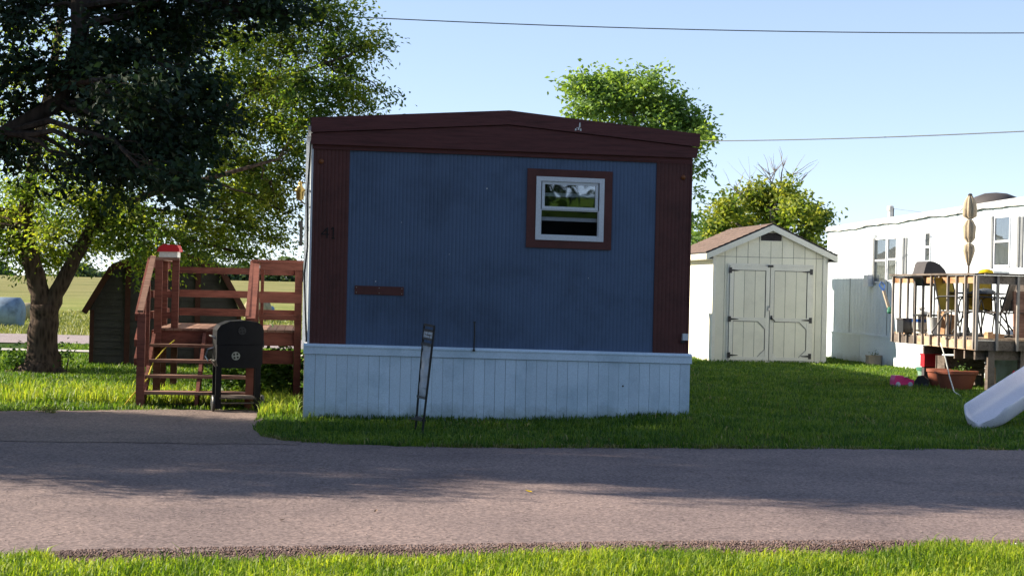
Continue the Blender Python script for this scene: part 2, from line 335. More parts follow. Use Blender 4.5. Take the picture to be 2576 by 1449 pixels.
# ground material: lawn soil and thatch, hay field beyond the far road
def ground_mat():
    m, nt, b = newmat('turf_and_field'); L = nt.links.new
    ge = N(nt, 'ShaderNodeNewGeometry'); sp = N(nt, 'ShaderNodeSeparateXYZ'); L(ge.outputs['Position'], sp.inputs[0])
    n1 = N(nt, 'ShaderNodeTexNoise', Scale=1.1, Detail=8, Roughness=.7); L(ge.outputs['Position'], n1.inputs['Vector'])
    n2 = N(nt, 'ShaderNodeTexNoise', Scale=26.0, Detail=5, Roughness=.7); L(ge.outputs['Position'], n2.inputs['Vector'])
    lawn = ramp(nt, n1.outputs['Fac'], [(.3, (.028,.06,.010)), (.55, (.05,.095,.014)), (.75, (.085,.125,.022))])
    fine = ramp(nt, n2.outputs['Fac'], [(.3, (.45,.45,.4)), (.7, (1.15,1.15,1.1))])
    lm = N(nt, 'ShaderNodeMixRGB', blend_type='MULTIPLY'); lm.inputs[0].default_value = 1; L(lawn, lm.inputs[1]); L(fine, lm.inputs[2])
    mp = N(nt, 'ShaderNodeMapping'); mp.inputs['Scale'].default_value = (.035, .11, 1); L(ge.outputs['Position'], mp.inputs[0])
    n3 = N(nt, 'ShaderNodeTexNoise', Scale=2.5, Detail=9, Roughness=.72); L(mp.outputs[0], n3.inputs['Vector'])
    mr = N(nt, 'ShaderNodeMapRange'); mr.inputs[1].default_value = 60; mr.inputs[2].default_value = 190; L(sp.outputs[1], mr.inputs[0])
    a = ramp(nt, n3.outputs['Fac'], [(.3, (.13,.18,.04)), (.5, (.22,.26,.06)), (.7, (.30,.31,.10))])
    bb = ramp(nt, n3.outputs['Fac'], [(.32, (.12,.135,.05)), (.5, (.21,.20,.08)), (.68, (.29,.26,.12))])
    fm = N(nt, 'ShaderNodeMixRGB'); L(mr.outputs[0], fm.inputs[0]); L(a, fm.inputs[1]); L(bb, fm.inputs[2])
    st = N(nt, 'ShaderNodeMapRange'); st.inputs[1].default_value = 40; st.inputs[2].default_value = 43; L(sp.outputs[1], st.inputs[0])
    mx = N(nt, 'ShaderNodeMixRGB'); L(st.outputs[0], mx.inputs[0]); L(lm.outputs[0], mx.inputs[1]); L(fm.outputs[0], mx.inputs[2])
    L(mx.outputs[0], b.inputs['Base Color']); b.inputs['Roughness'].default_value = 1; b.inputs['Specular IOR Level'].default_value = .05
    bp = N(nt, 'ShaderNodeBump', Strength=.8, Distance=.05); L(n2.outputs['Fac'], bp.inputs['Height']); L(bp.outputs[0], b.inputs['Normal'])
    return m
M['ground'] = ground_mat()

# ---------------------------------------------------------------- ground, road, driveway
def edge(pts):
    g = sorted([(G(*p).x, G(*p).y) for p in pts]); return np.array([a for a, _ in g]), np.array([b for _, b in g])
FAR_X, FAR_Y = edge([(720,1110),(900,1120),(1200,1127),(1700,1128),(2100,1130),(2576,1132)])
NEAR_X, NEAR_Y = edge([(0,1410),(100,1405),(150,1429),(640,1425),(1000,1416),(1300,1411),(1700,1404),(1950,1408),(2150,1408),(2300,1398),(2370,1380),(2500,1384),(2576,1390)])
ASP_X, ASP_Y = edge([(0,1402),(150,1392),(640,1384),(1000,1380),(1600,1370),(2576,1366)])
DRV_X, DRV_Y = edge([(-300,1040),(0,1036),(360,1032),(600,1032),(655,1036),(668,1050),(640,1062),(636,1080),(655,1098),(720,1110)])
def lin(x, X, Y):
    x = np.asarray(x, float); y = np.interp(x, X, Y)
    sl_, sr_ = (Y[-1]-Y[0])/(X[-1]-X[0]), (Y[-1]-Y[0])/(X[-1]-X[0])
    y = np.where(x < X[0], Y[0]+(x-X[0])*sl_, y); return np.where(x > X[-1], Y[-1]+(x-X[-1])*sr_, y)
def wob(x, s=1.0): x = np.asarray(x, float); return s*(.035*np.sin(x*5.3+1)+.025*np.sin(x*11.7)+.015*np.sin(x*27+2))
def y_far(x): return lin(x, FAR_X, FAR_Y)
def y_near(x): return lin(x, NEAR_X, NEAR_Y)
def y_asp(x): return lin(x, ASP_X, ASP_Y)
def y_lawn(x):      # front edge of the lawn: driveway top on the left, road edge on the right
    x = np.asarray(x, float); d = np.interp(x, DRV_X, DRV_Y); return np.where(x < DRV_X[-1], d, y_far(x))
def rnd2(x, y, s):
    return (np.sin(x*1.3*s+y*.7*s+1.3)+np.sin(x*.6*s-y*1.9*s+.4)+np.sin(x*2.3*s+y*2.9*s+2.2)*.5)/2.5
HF = Frame(-2.23, 17.55)
def H(x, y):
    x = np.asarray(x, float); y = np.asarray(y, float)
    z = np.interp(y, [-120, -60, -42, -26, 6, 7, 34, 41, 75, 92, 330, 420, 900], [6.8, 6.6, 6.3, 0, 0, 0, 0, 0, -.85, -.9, 1.55, 1.9, -8])
    lawn_r = np.clip((y-y_lawn(x))/.5, 0, 1)*np.clip((41-y)/3, 0, 1)
    z = z + lawn_r*(.012+.012*rnd2(x, y, 1.0))
    z = z + lawn_r*.085*np.exp(-((x-2.0)/.9)**2-((y-17.7)/1.1)**2)
    z = z + .02*np.clip((y_near(x)-y)/.5, 0, 1)*np.clip((y+40)/10, 0, 1)
    pav = (y > y_near(x)) & (y < y_lawn(x)); z = np.where(pav, z-.035*np.clip((y-y_near(x))/.1, 0, 1)*np.clip((y_lawn(x)-y)/.1, 0, 1), z)
    z = z + np.clip((y-60)/100, 0, 1)*np.where(y < 340, .25*np.sin(x*.03+.5)+.12*np.sin(y*.11+x*.02), 0)
    return z
def grid(name, xs, ys, zf, mat, **props):
    X, Y = np.meshgrid(xs, ys); V = np.stack([X, Y, zf(X, Y)], -1).reshape(-1, 3); nx, ny = len(xs), len(ys)
    i = np.arange(nx-1)[None, :]+nx*np.arange(ny-1)[:, None]; i = i.ravel()
    o = npmesh(name, V, np.stack([i, i+1, i+nx+1, i+nx], -1), mat, **props)
    o.data.polygons.foreach_set('use_smooth', [True]*len(o.data.polygons)); return o
xs = np.unique(np.concatenate([np.linspace(-900, -60, 20), np.linspace(-60, -12, 25), np.arange(-12, 12, .12), np.linspace(12, 60, 25), np.linspace(60, 900, 20)]))
ys = np.unique(np.concatenate([np.linspace(-120, 6, 30), np.arange(6, 24, .09), np.arange(24, 45, .4), np.linspace(45, 420, 90), np.linspace(420, 900, 12)]))
grid('ground', xs, ys, H, M['ground'], kind='structure')
def strip(name, x0, x1, n, ya, yb, z, mat, rows=8, **props):
    xs_ = np.linspace(x0, x1, n); V = []
    for r in range(rows+1):
        t = r/rows; V.append(np.stack([xs_, ya(xs_)*(1-t)+yb(xs_)*t, np.full(n, z)], -1))
    V = np.concatenate(V); i = (np.arange(n-1)[None, :]+n*np.arange(rows)[:, None]).ravel()
    return npmesh(name, V, np.stack([i, i+1, i+n+1, i+n], -1), mat, **props)
strip('road', -60, 60, 2400, lambda x: y_asp(x)+wob(x, .9)+.02*rnd2(x, x*0, 9), lambda x: y_far(x)+wob(x+3, 2.2)*.8+.05, .004, M['road'], kind='structure')
strip('driveway', -14, float(DRV_X[-1])+.15, 900, lambda x: y_far(x)-.35+wob(x, .6), lambda x: np.interp(x, DRV_X, DRV_Y)+wob(x+9, 1.5)+.04, .008, M['drive'], kind='structure')
strip('gravel_verge', -30, 30, 1200, lambda x: y_near(x)-.10, lambda x: y_asp(x)+.07+wob(x, .5), -.003, M['gravel'], kind='structure')
strip('far_road', -60, 1, 30, lambda x: 35.6+x*0, lambda x: 41.2+x*0, .03, M['far_road'], kind='structure')
strip('concrete_edging', -60, -1, 30, lambda x: 31.5+x*0, lambda x: 32.3+x*0, .05, M['concrete'], kind='structure')
strip('lane_behind', -60, 60, 30, lambda x: -22+x*0, lambda x: -17+x*0, .03, M['road'], kind='structure')

# ---------------------------------------------------------------- grass
def blades(name, x, y, h, wd, mat, lean=.5, label=None, cat='grass', z=None, parent=None, hv=.35):
    n = len(x); z = H(x, y) if z is None else z
    h = h*(1+.28*rnd2(x, y, 1.9)+.18*rnd2(x, y, 5.3))
    a = R.uniform(0, 2*pi, n); h = h*(1+R.normal(0, hv, n)).clip(.3, 2.2); L_ = lean*h*R.uniform(.1, 1.2, n)
    dx, dy = np.cos(a), np.sin(a); b2 = a+pi/2+R.normal(0, .5, n); wx, wy = np.cos(b2)*wd/2, np.sin(b2)*wd/2
    V = np.zeros((n, 5, 3))
    V[:, 0] = np.stack([x-wx, y-wy, z-.01], -1); V[:, 1] = np.stack([x+wx, y+wy, z-.01], -1)
    mx_, my_ = x+dx*L_*.35, y+dy*L_*.35
    V[:, 2] = np.stack([mx_+wx*.8, my_+wy*.8, z+h*.6], -1); V[:, 3] = np.stack([mx_-wx*.8, my_-wy*.8, z+h*.6], -1)
    V[:, 4] = np.stack([x+dx*L_, y+dy*L_, z+h*(1-.25*lean)], -1)
    b0 = np.arange(n)[:, None]*5
    F = np.concatenate([b0+np.array([[0,1,2]]), b0+np.array([[0,2,3]]), b0+np.array([[3,2,4]])])
    tone = np.repeat(R.uniform(0, 1, n), 5)
    kw = {'kind': 'stuff'} if parent is None else {}
    if label: kw['label'] = label; kw['category'] = cat
    return npmesh(name, V.reshape(-1, 3), F, mat, parent, tone, **kw)
def inhome(x, y, fr, x0, x1, y0, y1):
    lx = (x-fr.X0)*fr.c+(y-fr.Y0)*fr.s; ly = -(x-fr.X0)*fr.s+(y-fr.Y0)*fr.c
    return (lx > x0) & (lx < x1) & (ly > y0) & (ly < y1)
# verge in front of the camera
n = 120000; x = R.uniform(-3.6, 3.6, n); y = R.uniform(6.6, 9.5, n)
ok = y < y_near(x)+.03+.05*rnd2(x, y, 9)+wob(x, .8); x, y = x[ok], y[ok]
blades('verge_grass', x, y,   .062, .0065, M['blade_verge_lit'], lean=.9, label='sunlit bright green mown grass along the near edge of the road')
# ragged tufts reaching over the gravel
n = 9000; x = R.uniform(-3.6, 3.6, n); y = y_near(x)+np.abs(R.normal(0, .09, n)); ok = (rnd2(x, y, 2.7)+.5*rnd2(x, y, 7.1) > .1)
blades('verge_tufts', x[ok], y[ok], .05, .006, M['blade_tall'], lean=1.1, label='loose grass tufts creeping over the gravel verge')
# lawn between the road and the houses
n = 520000; y = 14.3+(38-14.3)*R.uniform(0, 1, n)**1.6; x = R.uniform(-10, 11, n)
vis = np.abs(x) < .345*y+.3
ok = vis & (y > y_lawn(x)-.03+.05*rnd2(x, y, 8)+wob(x+5, 1.0)) & ~inhome(x, y, HF, 0, 4.3, 0, 18) & ~((y > 31.4) & (y < 32.4) & (x < 2)) & ~((y > 35.5) & (x < 2))
x, y = x[ok], y[ok]
blades('lawn_grass', x, y, .05+.0*y, .009*(y/17)**.9, M['blade'], lean=.8, label='mown lawn grass around the blue mobile home and the shed')
ex = R.uniform(-2.4, 6.2, 7000); ey = y_lawn(ex)+R.normal(.03, .09, len(ex)); ok = (rnd2(ex, ey, 3.3)+.6*rnd2(ex, ey, 9) > .0)
blades('dry_thatch', ex[ok], ey[ok], .035, .009, M['blade_dry'], lean=1.4, label='dry straw coloured thatch along the ragged lawn edge')
dx_ = R.uniform(-10, 11, 26000); dy_ = 14.5+20*R.uniform(0, 1, len(dx_))**1.5; ok = (np.abs(dx_) < .345*dy_) & (dy_ > y_lawn(dx_)+.05) & (rnd2(dx_, dy_, 1.7)+.7*rnd2(dx_, dy_, 4.3) > .35) & ~inhome(dx_, dy_, HF, 0, 4.3, 0, 18) & (dy_ < 31)
blades('lawn_weeds', dx_[ok], dy_[ok], .06, .014, M['blade_dry'], lean=1.0, label='paler dry and weedy patches scattered through the lawn')
# long grass strip by the stairs, at the corner of the home, below walls
def tuftline(k, x0, x1, y0, y1):
    return R.uniform(x0, x1, k), R.uniform(y0, y1, k)
tx, ty = tuftline(9000, -6.6, -4.1, 18.75, 21.2); keep = R.uniform(0, 1, len(tx)) < np.clip((tx+6.8)/1.0, 0, 1)*np.clip((21.6-ty)/1.4, 0, 1); tx, ty = tx[keep], ty[keep]
t2x, t2y = tuftline(2600, -3.0, -2.32, 17.85, 19.2)
keep = (t2x < -2.3-.13*(t2y-17.5)) & (t2y > y_lawn(t2x)+.05); t2x, t2y = t2x[keep], t2y[keep]
t3x, t3y = tuftline(2200, -4.2, -2.7, 19.0, 20.4)
blades('tall_grass', np.concatenate([tx, t2x, t3x]), np.concatenate([ty, t2y, t3y]), .105, .011, M['blade_tall'], lean=.8, hv=.55, label='unmown bright grass beside the wooden stairs and house corner')
bx_ = R.uniform(.0, 4.27, 1300); bxy = [HF.world(a, -.07-abs(R.normal(0, .03))) for a in bx_]
blades('wall_foot_grass', np.array([a for a, _ in bxy]), np.array([b for _, b in bxy]), .07, .009, M['blade'], lean=.6, label='longer grass along the foot of the pale skirting')
n = 30000; y = R.uniform(41.4, 110, n); x = R.uniform(-.36, -.05, n)*y
blades('field_grass', x, y, .16, .03*(y/50), M['blade_field'], lean=.8, label='cut yellow green hay field beyond the far road')

# pebbles on the gravel verge
def stones(name, x, y, r, z, mat, label):
    n = len(x); base = np.array([(1,0,0),(-1,0,0),(0,1,0),(0,-1,0),(0,0,.7),(0,0,-.7)], float)
    F0 = np.array([(0,2,4),(2,1,4),(1,3,4),(3,0,4),(2,0,5),(1,2,5),(3,1,5),(0,3,5)])
    V = np.zeros((n, 6, 3)); ang = R.uniform(0, 2*pi, n)
    for i in range(6):
        q = base[i]; s_ = r*R.uniform(.6, 1.3, n); V[:, i, 0] = x+s_*(q[0]*np.cos(ang)-q[1]*np.sin(ang)); V[:, i, 1] = y+s_*(q[0]*np.sin(ang)+q[1]*np.cos(ang)); V[:, i, 2] = z+s_*q[2]
    F = (np.arange(n)[:, None, None]*6+F0[None]).reshape(-1, 3)
    return npmesh(name, V.reshape(-1, 3), F, mat, None, np.repeat(R.uniform(0, 1, n), 6), kind='stuff', label=label, category='gravel')
n = 15000; x = R.uniform(-3.4, 3.4, n); t = R.uniform(-.05, 1.1, n)**1.0; y = y_near(x)+(y_asp(x)+.06-y_near(x))*t
stones('verge_gravel', x, y, .009, .004, M['gravel'], 'crumbled dark red gravel between asphalt and near grass')
n = 1500; x = R.uniform(-5, 5, n); y = R.uniform(9, 17, n); ok = (y > y_asp(x)) & (y < y_lawn(x)-.1)
stones('road_grit', x[ok], y[ok], .005, .006, M['rock'], 'loose grit scattered on the asphalt')

# ---------------------------------------------------------------- trees
def leaves(c, L_, W_, tone=None, droop=.3, flat=.5, outd=None):
    """c (n,3) centres -> quads folded along the midrib"""
    n = len(c); d = R.normal(0, 1, (n, 3)); d[:, 2] = d[:, 2]*.5-droop
    if outd is not None: d += outd*.8
    d /= np.linalg.norm(d, axis=1)[:, None]
    up = R.normal(0, 1, (n, 3)); up[:, 2] += flat*3; s_ = np.cross(d, up); s_ /= np.linalg.norm(s_, axis=1)[:, None]+1e-9; nn = np.cross(s_, d)
    l = (L_*R.uniform(.65, 1.25, n))[:, None]; w_ = (W_*R.uniform(.7, 1.2, n))[:, None]
    V = np.zeros((n, 4, 3)); V[:, 0] = c-d*l*.5; V[:, 1] = c+s_*w_*.5+nn*w_*.18+d*l*.03; V[:, 2] = c+d*l*.5-nn*l*.08; V[:, 3] = c-s_*w_*.5+nn*w_*.18+d*l*.03
    i = np.arange(n)[:, None]*4; F = np.concatenate([i+np.array([[0,1,2]]), i+np.array([[0,2,3]])])
    tn = R.uniform(0, 1, n) if tone is None else tone
    return V.reshape(-1, 3), F, np.repeat(tn, 4)
def curve_pts(a, b, k=5, sag=0, wig=.08):
    a, b = Vector(a), Vector(b); L_ = (b-a).length; out = []
    for i in range(k+1):
        t = i/k; p = a.lerp(b, t); e = sin(pi*t)
        out.append(p+Vector((random.gauss(0, wig), random.gauss(0, wig), random.gauss(0, wig)))*L_*e*.5+Vector((0,0,sag*e*L_)))
    return out
def tree(name, label, root, limbs, blobs, leafm, barkm, L_, W_, per=26, sig=.16, twig=.006, droop=.3, flat=.5, seed=1, group=None, bare=None, stretch=(1,1,.7)):
    """limbs: list of (points, radii) in world coordinates; blobs: (centre, (rx,ry,rz), clumps)"""
    global R
    R = np.random.default_rng(seed); random.seed(seed)
    t = thing(name, label, 'tree', root, 0, group); r0 = Vector(root)
    nodes = []; mb = MB()
    for pts, rad in limbs:
        q = []; rr = []
        for i in range(len(pts)-1):           # finer, slightly wandering
            a, b = Vector(pts[i]), Vector(pts[i+1])
            for k in range(3):
                u = k/3; q.append(a.lerp(b, u)+(Vector((random.gauss(0,1), random.gauss(0,1), 0))*rad[i]*.05 if (i or k) else Vector())); rr.append(rad[i]*(1-u)+rad[i+1]*u)
        q.append(Vector(pts[-1])); rr.append(rad[-1]); rr = [x_*random.uniform(.975, 1.025) for x_ in rr]
        mb.tube([p-r0 for p in q], rr, 14); nodes += list(zip(q, rr))
    obj('trunk', mb, barkm, t, smooth=True, fixn=False)
    br = MB(); VS, FS, TS = [], [], []; off = 0
    for c, rad, nc in blobs:
        c = Vector(c)
        nd, nr = min(nodes, key=lambda q: (q[0]-c).length+(0 if q[0].z < c.z+.5 else 2))
        cp = curve_pts(nd, c, 5, .06); r_ = min(nr*.55, .012+.014*(nd-c).length)
        br.tube([p-r0 for p in cp], [r_*(1-.75*i/5) for i in range(6)], 6, False)
        for _ in range(nc):
            v = Vector((random.gauss(0,1), random.gauss(0,1), random.gauss(0,1))).normalized()*(random.random()**.4)
            e = c+Vector((v.x*rad[0], v.y*rad[1], v.z*rad[2]))
            s0 = cp[random.choice((3,4,5))]; tp = curve_pts(s0, e, 3, .03)
            br.tube([p-r0 for p in tp], [twig, twig*.8, twig*.6, twig*.3], 3, False)
            k = max(4, int(per*random.uniform(.5, 1.4)))
            dr = (e-s0); dr = dr.normalized() if dr.length > .01 else Vector((1,0,0))
            tt = R.uniform(-1.3, 1.0, k)[:, None]; cc = np.array(e)[None]+np.array(dr)[None]*tt*sig*1.5+R.normal(0, 1, (k, 3))*sig*np.array(stretch)*.62
            tone = np.clip(random.gauss(.5, .22)+R.normal(0, .15, k), 0, 1)
            V, F, T = leaves(cc-np.array(r0)[None], L_, W_, tone, droop, flat, np.repeat(np.array(dr)[None], k, 0))
            VS.append(V); FS.append(F+off); TS.append(T); off += len(V)
    if bare:
        for a, b, r_ in bare: 
            cp = curve_pts(a, b, 5, .02, .1); br.tube([p-r0 for p in cp], [r_*(1-.8*i/5) for i in range(6)], 4, False)
            for _ in range(7):
                s0 = cp[random.choice((2,3,4))]; e = s0+Vector((random.gauss(0,.35), random.gauss(0,.3), random.uniform(.2,.7)))
                br.tube([p-r0 for p in curve_pts(s0, e, 3)], [r_*.35, r_*.3, r_*.2, r_*.1], 3, False)
    if br.v: obj('branches', br, barkm, t, fixn=False)
    npmesh('crown', np.concatenate(VS), np.concatenate(FS), leafm, t, np.concatenate(TS))
    return t

def B(px, py, Y, r, n, ry=None, rd=None):
    """blob seen round pixel at depth Y; r in metres"""
    return (P(px, py, Y), (r, rd or r*1.3, ry or r*.8), n)
# forked tree on the lawn
ft = G(105, 940); fx, fy = ft.x, ft.y
PF = lambda px, py: P(px, py, fy)
lim = [([(fx-.02,fy,-.15),(fx,fy,.08),(fx,fy,.35),(fx+.02,fy,.8),PF(112,768)], [.48,.33,.245,.22,.215]),
       ([PF(108,775),PF(98,735),PF(88,690),PF(75,640),PF(60,540),PF(90,380),PF(130,200),PF(160,0)], [.17,.15,.145,.13,.11,.09,.07,.05]),
       ([PF(118,790),PF(140,740),PF(168,690),PF(198,630),PF(250,540),PF(330,420),PF(420,260),PF(500,60)], [.15,.125,.115,.105,.085,.07,.055,.04]),
       ([PF(250,540),P(400,480,24.5),P(560,440,24),P(700,400,24)], [.07,.05,.035,.02]),
       ([PF(330,420),P(500,300,25),P(700,200,24.5),P(880,140,24)], [.07,.05,.035,.02]),
       ([(fx,fy,-.1),(fx-.35,fy-.15,.02),(fx-.6,fy-.3,-.05)], [.16,.09,.03]), ([(fx,fy,-.1),(fx+.35,fy-.2,.02),(fx+.62,fy-.3,-.05)], [.16,.09,.03])]
bl = []
for px, py, Y, r, k in [(30,560,25,.5,22),(120,590,24.5,.45,20),(0,640,25,.5,16),(90,640,25.5,.4,12),(230,540,24,.5,22),(330,560,24,.45,22),(400,590,24.5,.45,20),(300,620,24.5,.28,12),(60,480,25,.5,30),(180,490,24.6,.5,30),(300,500,24.4,.45,30),(30,600,26,.6,34),(150,640,26,.5,24),(220,600,25.6,.45,24),(370,640,26,.5,20),(110,540,26.5,.7,34),(260,560,26.5,.6,30),(-40,560,25,.6,26),
    (50,350,25,.7,26),(180,330,26,.7,26),(160,420,25,.6,24),(40,200,25,.8,24),(120,80,25,.8,22),(280,150,25,.8,26),(400,80,25,.8,26),(330,300,25.5,.7,24),
    (480,560,24.5,.55,34),(560,600,25,.5,30),(500,620,25,.4,18),(640,560,24.5,.5,30),(600,500,25,.55,36),(690,600,25,.3,12),(440,470,25,.6,30),(680,500,25,.42,24),
    (560,400,25,.6,40),(660,420,24.5,.5,34),(720,440,25,.38,20),(480,350,25,.6,36),(600,310,24.5,.6,42),(700,330,25,.55,38),(780,290,25,.5,26),(750,380,25,.33,14),
    (560,210,25,.6,42),(660,200,24.5,.6,42),(760,210,24.5,.55,36),(850,250,24.5,.5,26),(920,255,24.5,.38,14),(850,330,25,.3,9),(620,110,25,.6,42),(730,110,24.5,.6,40),
    (830,120,24.5,.5,26),(910,120,24.5,.42,16),(950,110,24.5,.22,6),(700,20,25,.6,40),(800,20,25,.55,32),(860,60,25,.45,16),(500,100,25,.7,38),(880,180,24.5,.35,12),(960,230,24.5,.18,5),
    (610,640,24.8,.35,12),(430,640,25.2,.4,12),(735,540,25,.2,6),(720,250,27,.7,30),(600,450,27,.7,30),(420,250,27,.8,30),(250,450,27,.6,18)]:
    bl.append(B(px, py, Y+R.normal(0, .4), r, k))
for px, py, Y, r, k in [(300,-150,25,1.0,30),(560,-120,25,.9,36),(740,-90,25,.7,30),(60,-160,25,1.0,26),(-300,610,25.8,1.1,60),(-420,600,26.4,1.2,60),(-360,520,24.4,.9,30),(300,-330,25,1.3,40)]:
    bl.append(B(px, py, Y, r, k, ry=r*.8, rd=r*1.1))
tree('maple_tree', 'forked tree on the lawn with yellow green leaves beside the gambrel barn', (fx, fy, 0), lim, bl, M['leaf_fork'], M['bark'], .082, .038, per=46, sig=.17, twig=.007, droop=.35, flat=.3, seed=5)

# big dark tree whose crown hangs into the frame from the left
nx_, ny_ = -9.6, 15.4
lim = [([(nx_,ny_,-.2),(nx_,ny_,.6),(nx_+.1,ny_,2.0),(nx_+.4,ny_+.2,3.6),(nx_+.6,ny_+.6,6.0),(nx_+.5,ny_+1,9)], [.5,.36,.32,.26,.18,.06]),
       ([(nx_+.2,ny_,2.4),(-7.6,15.4,3.8),(-5.9,15.6,4.5),(-4.2,15.4,4.9),(-3.0,15,5.2)], [.2,.15,.11,.08,.04]),
       ([P(60,470,14.2)+Vector((-1.2,0,-.1)),P(150,260,14.2),P(200,110,14.2),P(205,-30,14.2)], [.05,.07,.08,.09]),
       ([(nx_+.3,ny_,3.0),(-8,13.8,4.6),(-7,13.4,6.2)], [.16,.1,.05]), ([(nx_+.3,ny_,3.2),(-8.2,17,5),(-7,18,7)], [.16,.1,.05]), ([(nx_,ny_,2.6),(-12,15.5,4.4),(-14,16,5.5)], [.16,.1,.05])]
bl = []
for px, py, r, k in [(40,40,.5,44),(170,40,.5,34),(300,50,.45,36),(420,40,.45,44),(540,30,.4,40),(630,35,.33,30),(690,40,.25,20),(720,60,.14,7),(40,180,.45,30),(150,200,.4,30),(260,170,.45,44),(380,170,.42,44),(480,140,.38,38),
    (60,290,.36,24),(20,400,.3,24),(230,290,.42,46),(340,290,.4,46),(440,270,.38,42),(510,250,.28,24),(260,390,.34,36),(360,400,.36,42),(450,390,.34,40),(520,370,.24,18),(550,340,.15,8),(400,470,.24,24),(470,460,.24,22),(320,460,.26,24),(230,450,.22,16),(140,470,.16,6)]:
    bl.append(B(px, py-22, 14.2+R.normal(0, .7), r*.85, int(k*.48), ry=r*.7, rd=r*1.4))
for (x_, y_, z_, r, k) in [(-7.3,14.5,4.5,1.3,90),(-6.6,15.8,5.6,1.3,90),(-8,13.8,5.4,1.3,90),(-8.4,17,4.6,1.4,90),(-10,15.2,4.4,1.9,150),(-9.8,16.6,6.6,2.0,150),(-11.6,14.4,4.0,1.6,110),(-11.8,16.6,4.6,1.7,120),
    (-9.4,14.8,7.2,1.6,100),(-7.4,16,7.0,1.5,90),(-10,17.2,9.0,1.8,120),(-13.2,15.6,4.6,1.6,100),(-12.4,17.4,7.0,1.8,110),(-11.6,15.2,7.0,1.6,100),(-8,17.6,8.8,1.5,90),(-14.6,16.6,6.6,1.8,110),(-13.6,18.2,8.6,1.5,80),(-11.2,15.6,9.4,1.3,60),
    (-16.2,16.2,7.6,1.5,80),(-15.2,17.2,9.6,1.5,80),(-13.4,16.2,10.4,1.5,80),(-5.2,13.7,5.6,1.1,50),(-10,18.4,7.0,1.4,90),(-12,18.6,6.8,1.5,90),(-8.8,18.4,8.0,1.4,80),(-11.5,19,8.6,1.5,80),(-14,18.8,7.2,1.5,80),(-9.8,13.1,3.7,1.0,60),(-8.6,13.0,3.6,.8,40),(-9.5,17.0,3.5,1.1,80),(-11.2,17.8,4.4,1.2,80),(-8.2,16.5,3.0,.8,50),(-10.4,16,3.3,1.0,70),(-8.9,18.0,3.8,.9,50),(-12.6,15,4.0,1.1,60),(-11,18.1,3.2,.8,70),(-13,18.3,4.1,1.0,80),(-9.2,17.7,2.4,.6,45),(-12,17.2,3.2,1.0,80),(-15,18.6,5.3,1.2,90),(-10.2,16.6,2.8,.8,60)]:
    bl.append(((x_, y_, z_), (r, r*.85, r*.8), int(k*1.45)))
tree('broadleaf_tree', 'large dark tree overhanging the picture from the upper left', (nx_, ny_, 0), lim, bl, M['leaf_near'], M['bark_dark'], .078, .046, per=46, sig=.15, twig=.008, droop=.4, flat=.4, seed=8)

# tree behind the home, tree behind the shed
c = P(1600, 600, 42)
lim = [([(c.x,42,-.2),(c.x,42,2),(c.x,42,3.6),P(1600,330,42),P(1580,230,42)], [.22,.18,.15,.09,.03]), ([P(1600,480,42),P(1700,330,42),P(1740,320,42)], [.1,.06,.03])]
bl = [B(px, py, 42+R.normal(0,.6), r, k) for px, py, r, k in [(1465,218,.38,22),(1505,235,.52,32),(1480,270,.45,24),(1555,205,.42,26),(1570,260,.7,44),(1630,210,.42,20),(1640,270,.6,36),(1540,330,.7,40),(1650,340,.7,40),
    (1700,260,.36,18),(1710,320,.45,24),(1745,305,.28,12),(1755,325,.25,9),(1745,370,.35,14),(1755,420,.2,6),(1762,345,.22,7),(1745,490,.14,3),(1738,560,.22,6),(1740,600,.2,5),(1600,430,.9,40)]]
tree('ash_tree', 'mid green leafy tree rising behind the blue mobile home roof', (c.x, 42, 0), lim, bl, M['leaf_back'], M['bark_grey'], .15, .085, per=40, sig=.24, twig=.01, droop=.15, flat=.3, seed=3)
c = P(1950, 620, 50)
lim = [([(c.x,50,-.2),(c.x,50,1.5),P(1950,600,50),P(1940,530,50)], [.25,.2,.14,.05]), ([P(1950,640,50),P(1850,560,50)], [.1,.04]), ([P(1950,640,50),P(2050,570,50)], [.1,.04])]
bl = [B(px, py, 50+R.normal(0,.6), r, k) for px, py, r, k in [(1800,570,.42,20),(1830,530,.45,24),(1870,560,.5,26),(1880,500,.3,14),(1915,520,.45,26),(1920,480,.24,9),(1950,560,.5,28),(1975,500,.42,20),(1985,480,.22,8),(2010,530,.5,26),
    (2045,570,.45,22),(2055,540,.3,14),(1840,600,.5,20),(1780,600,.35,14),(2030,610,.5,20),(1900,600,.5,20)]]
bare = [(P(1960,500,50), P(1975,405,50), .045), (P(1960,500,50), P(1925,425,50), .04), (P(1990,500,50), P(2030,440,50), .04), (P(1870,520,50), P(1850,455,50), .03), (P(1980,490,50), P(2000,430,50), .035), (P(1950,500,50), P(1950,415,50), .035), (P(1800,550,50), P(1778,520,50), .018), (P(1880,500,50), P(1890,440,50), .018)]
tree('yellow_green_tree', 'yellow green tree with bare grey top twigs rising behind the cream shed', (c.x, 50, 0), lim, bl, M['leaf_shed'], M['bark_grey'], .17, .10, per=42, sig=.26, twig=.012, droop=-.2, flat=.2, seed=4, bare=bare)

